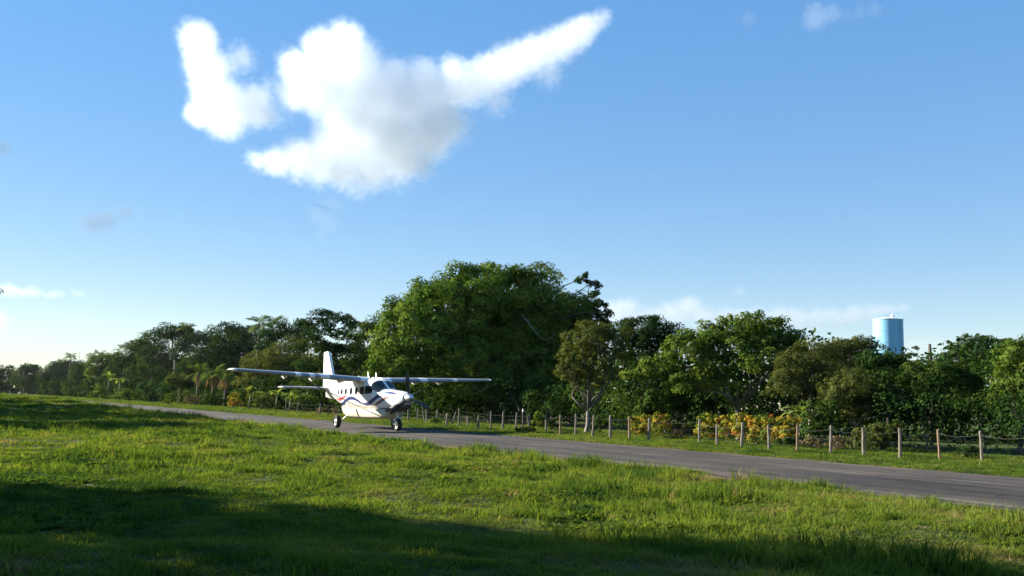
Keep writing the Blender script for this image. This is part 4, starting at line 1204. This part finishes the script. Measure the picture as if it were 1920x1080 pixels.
attr('gscale', 'FLOAT_VECTOR', np.stack([sc, sc, vert], 1), 'vector')
attr('grot', 'FLOAT_VECTOR', np.stack([rg.normal(0, .10, len(P)), rg.normal(0, .10, len(P)), rg.uniform(0, 6.283, len(P))], 1), 'vector')
pick = rg.randint(0, 3, len(P)); pick = np.where((hgt > 1.15) & (rg.rand(len(P)) < .5), 3, pick)
stalk = rg.rand(len(P)) < np.where(isv, .01, .012 + .05 * near_edge)
pick = np.where(stalk, 4, pick)
weedy = n2(P[:, 0], P[:, 1], 1.0, 41) + .5 * rg.normal(size=len(P))
weed = (weedy > 1.05) & ~stalk & ~isv
pick = np.where(weed, 5 + (rg.rand(len(P)) < .5), pick)
tint = np.where(weed, np.clip(tint - .16, .05, .6), tint)
attr('gpick', 'INT', pick)
attr('gtint', 'FLOAT', np.where(stalk, rg.uniform(.80, .97, len(P)), tint))
grass = link('grass', me)
tag(grass, kind='stuff')
tag(grass, 'rough sunlit field grass with tall tufts along the runway', 'grass')
gcol = bpy.data.collections.new('grass_clumps')
for o in hidden: gcol.objects.link(o)
ng_ = bpy.data.node_groups.new('spread_grass', 'GeometryNodeTree')
ng_.interface.new_socket('Geometry', in_out='INPUT', socket_type='NodeSocketGeometry')
ng_.interface.new_socket('Geometry', in_out='OUTPUT', socket_type='NodeSocketGeometry')
gn = ng_.nodes
gi, go = gn.new('NodeGroupInput'), gn.new('NodeGroupOutput')
iop = gn.new('GeometryNodeInstanceOnPoints'); iop.inputs['Pick Instance'].default_value = True
ci_ = gn.new('GeometryNodeCollectionInfo'); ci_.inputs['Collection'].default_value = gcol; ci_.inputs['Separate Children'].default_value = True
def na_(nm, ty):
    q = gn.new('GeometryNodeInputNamedAttribute'); q.data_type = ty; q.inputs['Name'].default_value = nm
    return q.outputs['Attribute']
lk = ng_.links.new
e2r = gn.new('FunctionNodeEulerToRotation')
lk(na_('grot', 'FLOAT_VECTOR'), e2r.inputs[0])
lk(gi.outputs[0], iop.inputs['Points']); lk(ci_.outputs[0], iop.inputs['Instance']); lk(na_('gpick', 'INT'), iop.inputs['Instance Index'])
lk(e2r.outputs[0], iop.inputs['Rotation']); lk(na_('gscale', 'FLOAT_VECTOR'), iop.inputs['Scale']); lk(iop.outputs[0], go.inputs[0])
grass.modifiers.new('spread', 'NODES').node_group = ng_
print('GRASS clumps', len(P))

# ------------------------------------------------------------------ clouds: real volumes high above the field
def cloud_mat(name, dens, col=(1, 1, 1), aniso=0.35):
    m = bpy.data.materials.new(name)
    m.use_nodes = True
    m.node_tree.nodes.clear()
    out = N(m, 'ShaderNodeOutputMaterial')
    v = N(m, 'ShaderNodeVolumePrincipled')
    v.inputs['Color'].default_value = (*col, 1)
    v.inputs['Density'].default_value = dens
    v.inputs['Anisotropy'].default_value = aniso
    L(m, v.outputs[0], out.inputs['Volume'])
    return m
def cloud(label, Y, blobs, res, dens, seed, soft=.35, namp=.55, nscale=1.0, depth=.8, cat='cloud', group='clouds in the blue sky', stretch=(1, 1, 1), detail=5, lo=0.0, hi=.55, warp=.9):
    """density grid: union of soft balls (surveyed px centre, radius) eaten into by fractal noise"""
    k = Y / FPX
    B = []
    for e in blobs:
        cx, cy, r = e[:3]
        w = e[3] if len(e) > 3 else 1.0
        off = e[4] if len(e) > 4 else 0
        c = at_depth(cx, cy, Y + off * k)
        B.append((c, r * k, w))
    lo_ = Vector([min(c[i] - r * 1.45 for c, r, w in B) for i in range(3)])
    hi_ = Vector([max(c[i] + r * 1.45 for c, r, w in B) for i in range(3)])
    cen = (lo_ + hi_) / 2
    o = bpy.data.objects.new('cloud', bpy.data.volumes.new('cloud')); C.objects.link(o)
    o.location = cen
    tag(o, label, cat, group)
    g = bpy.data.node_groups.new('cloud_density', 'GeometryNodeTree')
    g.interface.new_socket('Geometry', in_out='INPUT', socket_type='NodeSocketGeometry')
    g.interface.new_socket('Geometry', in_out='OUTPUT', socket_type='NodeSocketGeometry')
    nd, lk = g.nodes, g.links.new
    gi, go = nd.new('NodeGroupInput'), nd.new('NodeGroupOutput')
    vc = nd.new('GeometryNodeVolumeCube')
    size = hi_ - lo_
    vc.inputs['Min'].default_value = lo_ - cen
    vc.inputs['Max'].default_value = hi_ - cen
    mx = max(size)
    for i, a in enumerate('XYZ'):
        vc.inputs['Resolution ' + a].default_value = max(8, int(res * size[i] / mx))
    pos = nd.new('GeometryNodeInputPosition').outputs[0]
    def math_(op, a, b=None, c=None):
        q = nd.new('ShaderNodeMath'); q.operation = op
        for i, v in enumerate((a, b, c)):
            if v is None: continue
            if isinstance(v, (int, float)): q.inputs[i].default_value = v
            else: lk(v, q.inputs[i])
        return q.outputs[0]
    rmean = sum(r for c, r, w in B) / len(B)
    # warp the space so that the balls' outlines billow
    wn = nd.new('ShaderNodeTexNoise'); wn.inputs['Scale'].default_value = 1.1 / rmean; wn.inputs['Detail'].default_value = 3
    off = nd.new('ShaderNodeVectorMath'); off.operation = 'ADD'; off.inputs[1].default_value = (seed * 913.7, seed * 377.1, seed * 51.3)
    lk(pos, off.inputs[0]); lk(off.outputs[0], wn.inputs['Vector'])
    wv = nd.new('ShaderNodeVectorMath'); wv.operation = 'MULTIPLY_ADD'
    s_ = rmean * warp
    wv.inputs[1].default_value = (s_, s_, s_)
    sub = nd.new('ShaderNodeVectorMath'); sub.operation = 'SUBTRACT'; sub.inputs[1].default_value = (s_ * .5, s_ * .5, s_ * .5)
    lk(wn.outputs['Color'], wv.inputs[0]); lk(pos, wv.inputs[2]); lk(wv.outputs[0], sub.inputs[0])
    p = sub.outputs[0]
    f = None
    for c, r, w in B:
        v1 = nd.new('ShaderNodeVectorMath'); v1.operation = 'SUBTRACT'; v1.inputs[1].default_value = c - cen; lk(p, v1.inputs[0])
        v2 = nd.new('ShaderNodeVectorMath'); v2.operation = 'MULTIPLY'; v2.inputs[1].default_value = (stretch[0] / r, stretch[1] / r, stretch[2] / r); lk(v1.outputs[0], v2.inputs[0])
        ln = nd.new('ShaderNodeVectorMath'); ln.operation = 'LENGTH'; lk(v2.outputs[0], ln.inputs[0])
        q = math_('MULTIPLY', math_('SUBTRACT', 1.0, ln.outputs['Value']), w)
        f = q if f is None else math_('SMOOTH_MAX', f, q, .18)
    nz = nd.new('ShaderNodeTexNoise'); nz.inputs['Scale'].default_value = 2.6 * nscale / rmean; nz.inputs['Detail'].default_value = detail; nz.inputs['Roughness'].default_value = .58
    lk(off.outputs[0], nz.inputs['Vector'])
    f = math_('ADD', f, math_('MULTIPLY', math_('SUBTRACT', nz.outputs[0], .52), namp * 2))
    mr = nd.new('ShaderNodeMapRange'); mr.interpolation_type = 'SMOOTHSTEP'
    mr.inputs['From Min'].default_value = lo; mr.inputs['From Max'].default_value = hi
    lk(f, mr.inputs['Value'])
    lk(mr.outputs[0], vc.inputs['Density'])
    sm = nd.new('GeometryNodeSetMaterial'); sm.inputs['Material'].default_value = dens
    lk(vc.outputs[0], sm.inputs[0]); lk(sm.outputs[0], go.inputs[0])
    o.modifiers.new('density', 'NODES').node_group = g
    return o
MAIN = [(372, 75, 46), (385, 120, 52), (400, 170, 58), (420, 215, 58), (440, 200, 50), (478, 185, 40), (372, 215, 34),
        (560, 130, 52), (590, 165, 62), (610, 100, 58), (650, 80, 50), (655, 130, 80), (640, 190, 75), (700, 180, 88), (680, 245, 85), (620, 268, 55), (560, 290, 44), (510, 300, 32), (740, 265, 85), (760, 190, 78),
        (810, 175, 62), (850, 165, 56), (830, 230, 60), (900, 150, 50), (950, 125, 52), (1000, 105, 48), (1050, 85, 44), (1090, 60, 40), (1115, 45, 26), (875, 160, 55), (925, 138, 50), (975, 115, 47), (1025, 95, 44), (1070, 72, 40), (1103, 52, 30), (690, 310, 60, .8), (790, 305, 38, .8), (640, 310, 50, .8), (550, 180, 40), (520, 205, 40, .30), (505, 165, 36, .35), (600, 325, 42, .45), (670, 335, 48, .45), (740, 325, 46, .45), (860, 235, 50, .45), (930, 185, 44, .45), (1030, 135, 40, .45), (450, 110, 40, .5), (480, 300, 30, .6), (1130, 35, 26, .6), (560, 298, 50), (525, 302, 38), (600, 300, 56), (640, 318, 50), (700, 322, 48), (468, 200, 52), (500, 215, 36, .8), (415, 120, 40, .7), (740, 140, 42), (850, 138, 42), (790, 150, 50), (800, 250, 70), (760, 300, 50)]
cm = cloud_mat('cumulus_vapour', .023, (.885, .912, .945))
cloud('large white cumulus cloud with two lobes and a long arm to the right', 1500, MAIN, 380, cm, 1, detail=7, namp=.46, warp=.6, nscale=1.6, hi=.74, stretch=(1, .70, 1))
cw = cloud_mat('thin_cloud_vapour', .004)
cd = cloud_mat('shaded_wisp_vapour', 0.018, (.20, .25, .31))  # low albedo puts the grey shade of the wisps into their colour
cloud('small grey wisp of cloud above the left treeline', 1500, [(175, 420, 32), (200, 412, 30), (234, 400, 22), (158, 414, 22)], 70, cd, 2, namp=.7, hi=.8, nscale=1.5)
cloud('small grey wisp of cloud at the left edge', 1500, [(2, 278, 22), (-25, 272, 26), (15, 282, 12)], 60, cd, 3, namp=.6)
cloud('faint white wisp at the top right', 1500, [(1530, 30, 34), (1560, 25, 26), (1520, 45, 22)], 70, cloud_mat('faint_vapour', .0032), 4, namp=.6)
cloud('faint streak of cloud at the far top right', 1500, [(1610, 22, 20), (1640, 18, 20), (1590, 28, 14), (1405, 35, 20)], 80, cloud_mat('fainter_vapour', .0018), 5, namp=.6)
cloud('grey trailing veil hanging under the large cumulus', 1480, [(600, 398, 32), (616, 420, 26), (604, 442, 18), (625, 385, 30)], 90, cloud_mat('trailing_vapour', .0035, (.40, .43, .52)), 6, namp=.6)
cloud('low bank of pinkish white cloud above the right treeline', 6000, [(1150, 590, 50), (1175, 578, 40), (1200, 600, 46), (1235, 598, 44), (1262, 592, 44), (1290, 578, 40), (1320, 594, 44), (1355, 598, 42), (1390, 598, 40), (1425, 598, 40), (1460, 598, 40), (1495, 598, 38), (1530, 597, 38), (1565, 595, 36), (1600, 592, 34), (1635, 588, 32), (1665, 582, 28), (1692, 578, 22), (1385, 548, 18, .7)], 220, cloud_mat('bank_vapour', .0032, (.80, .80, .87)), 7, namp=.42, stretch=(1, 1, 1.4), nscale=1.5, hi=.7)
cloud('low pale cloud behind the trees right of the water tower', 6000, [(1720, 645, 34), (1760, 650, 36), (1690, 660, 30), (1800, 655, 30), (1500, 645, 40), (1580, 650, 44)], 120, cloud_mat('low_vapour', .0007), 8, namp=.5, stretch=(1, 1, 1.6))
cloud('thin flat cloud low over the far left horizon', 6000, [(10, 545, 34), (50, 548, 34), (-40, 540, 40), (100, 552, 24), (145, 548, 16)], 120, cloud_mat('left_vapour', .0011), 9, namp=.5, stretch=(1, 1, 2.2))
cloud('small bright cloud low at the left edge', 6000, [(0, 603, 24), (-24, 605, 30), (-60, 600, 40)], 70, cloud_mat('left_bright_vapour', .0012), 10, namp=.5)

# ------------------------------------------------------------------ humid air over the field
hz = MB().box((0, 300, 30), (1500, 1500, 62)).mesh('haze')
hm = bpy.data.materials.new('humid_air'); hm.use_nodes = True; hm.node_tree.nodes.clear()
ho = N(hm, 'ShaderNodeOutputMaterial'); hv = N(hm, 'ShaderNodeVolumePrincipled')
hv.inputs['Color'].default_value = (.85, .92, 1, 1); hv.inputs['Density'].default_value = .00003; hv.inputs['Anisotropy'].default_value = .2
L(hm, hv.outputs[0], ho.inputs['Volume'])
tag(link('haze', hz, hm), kind='stuff')
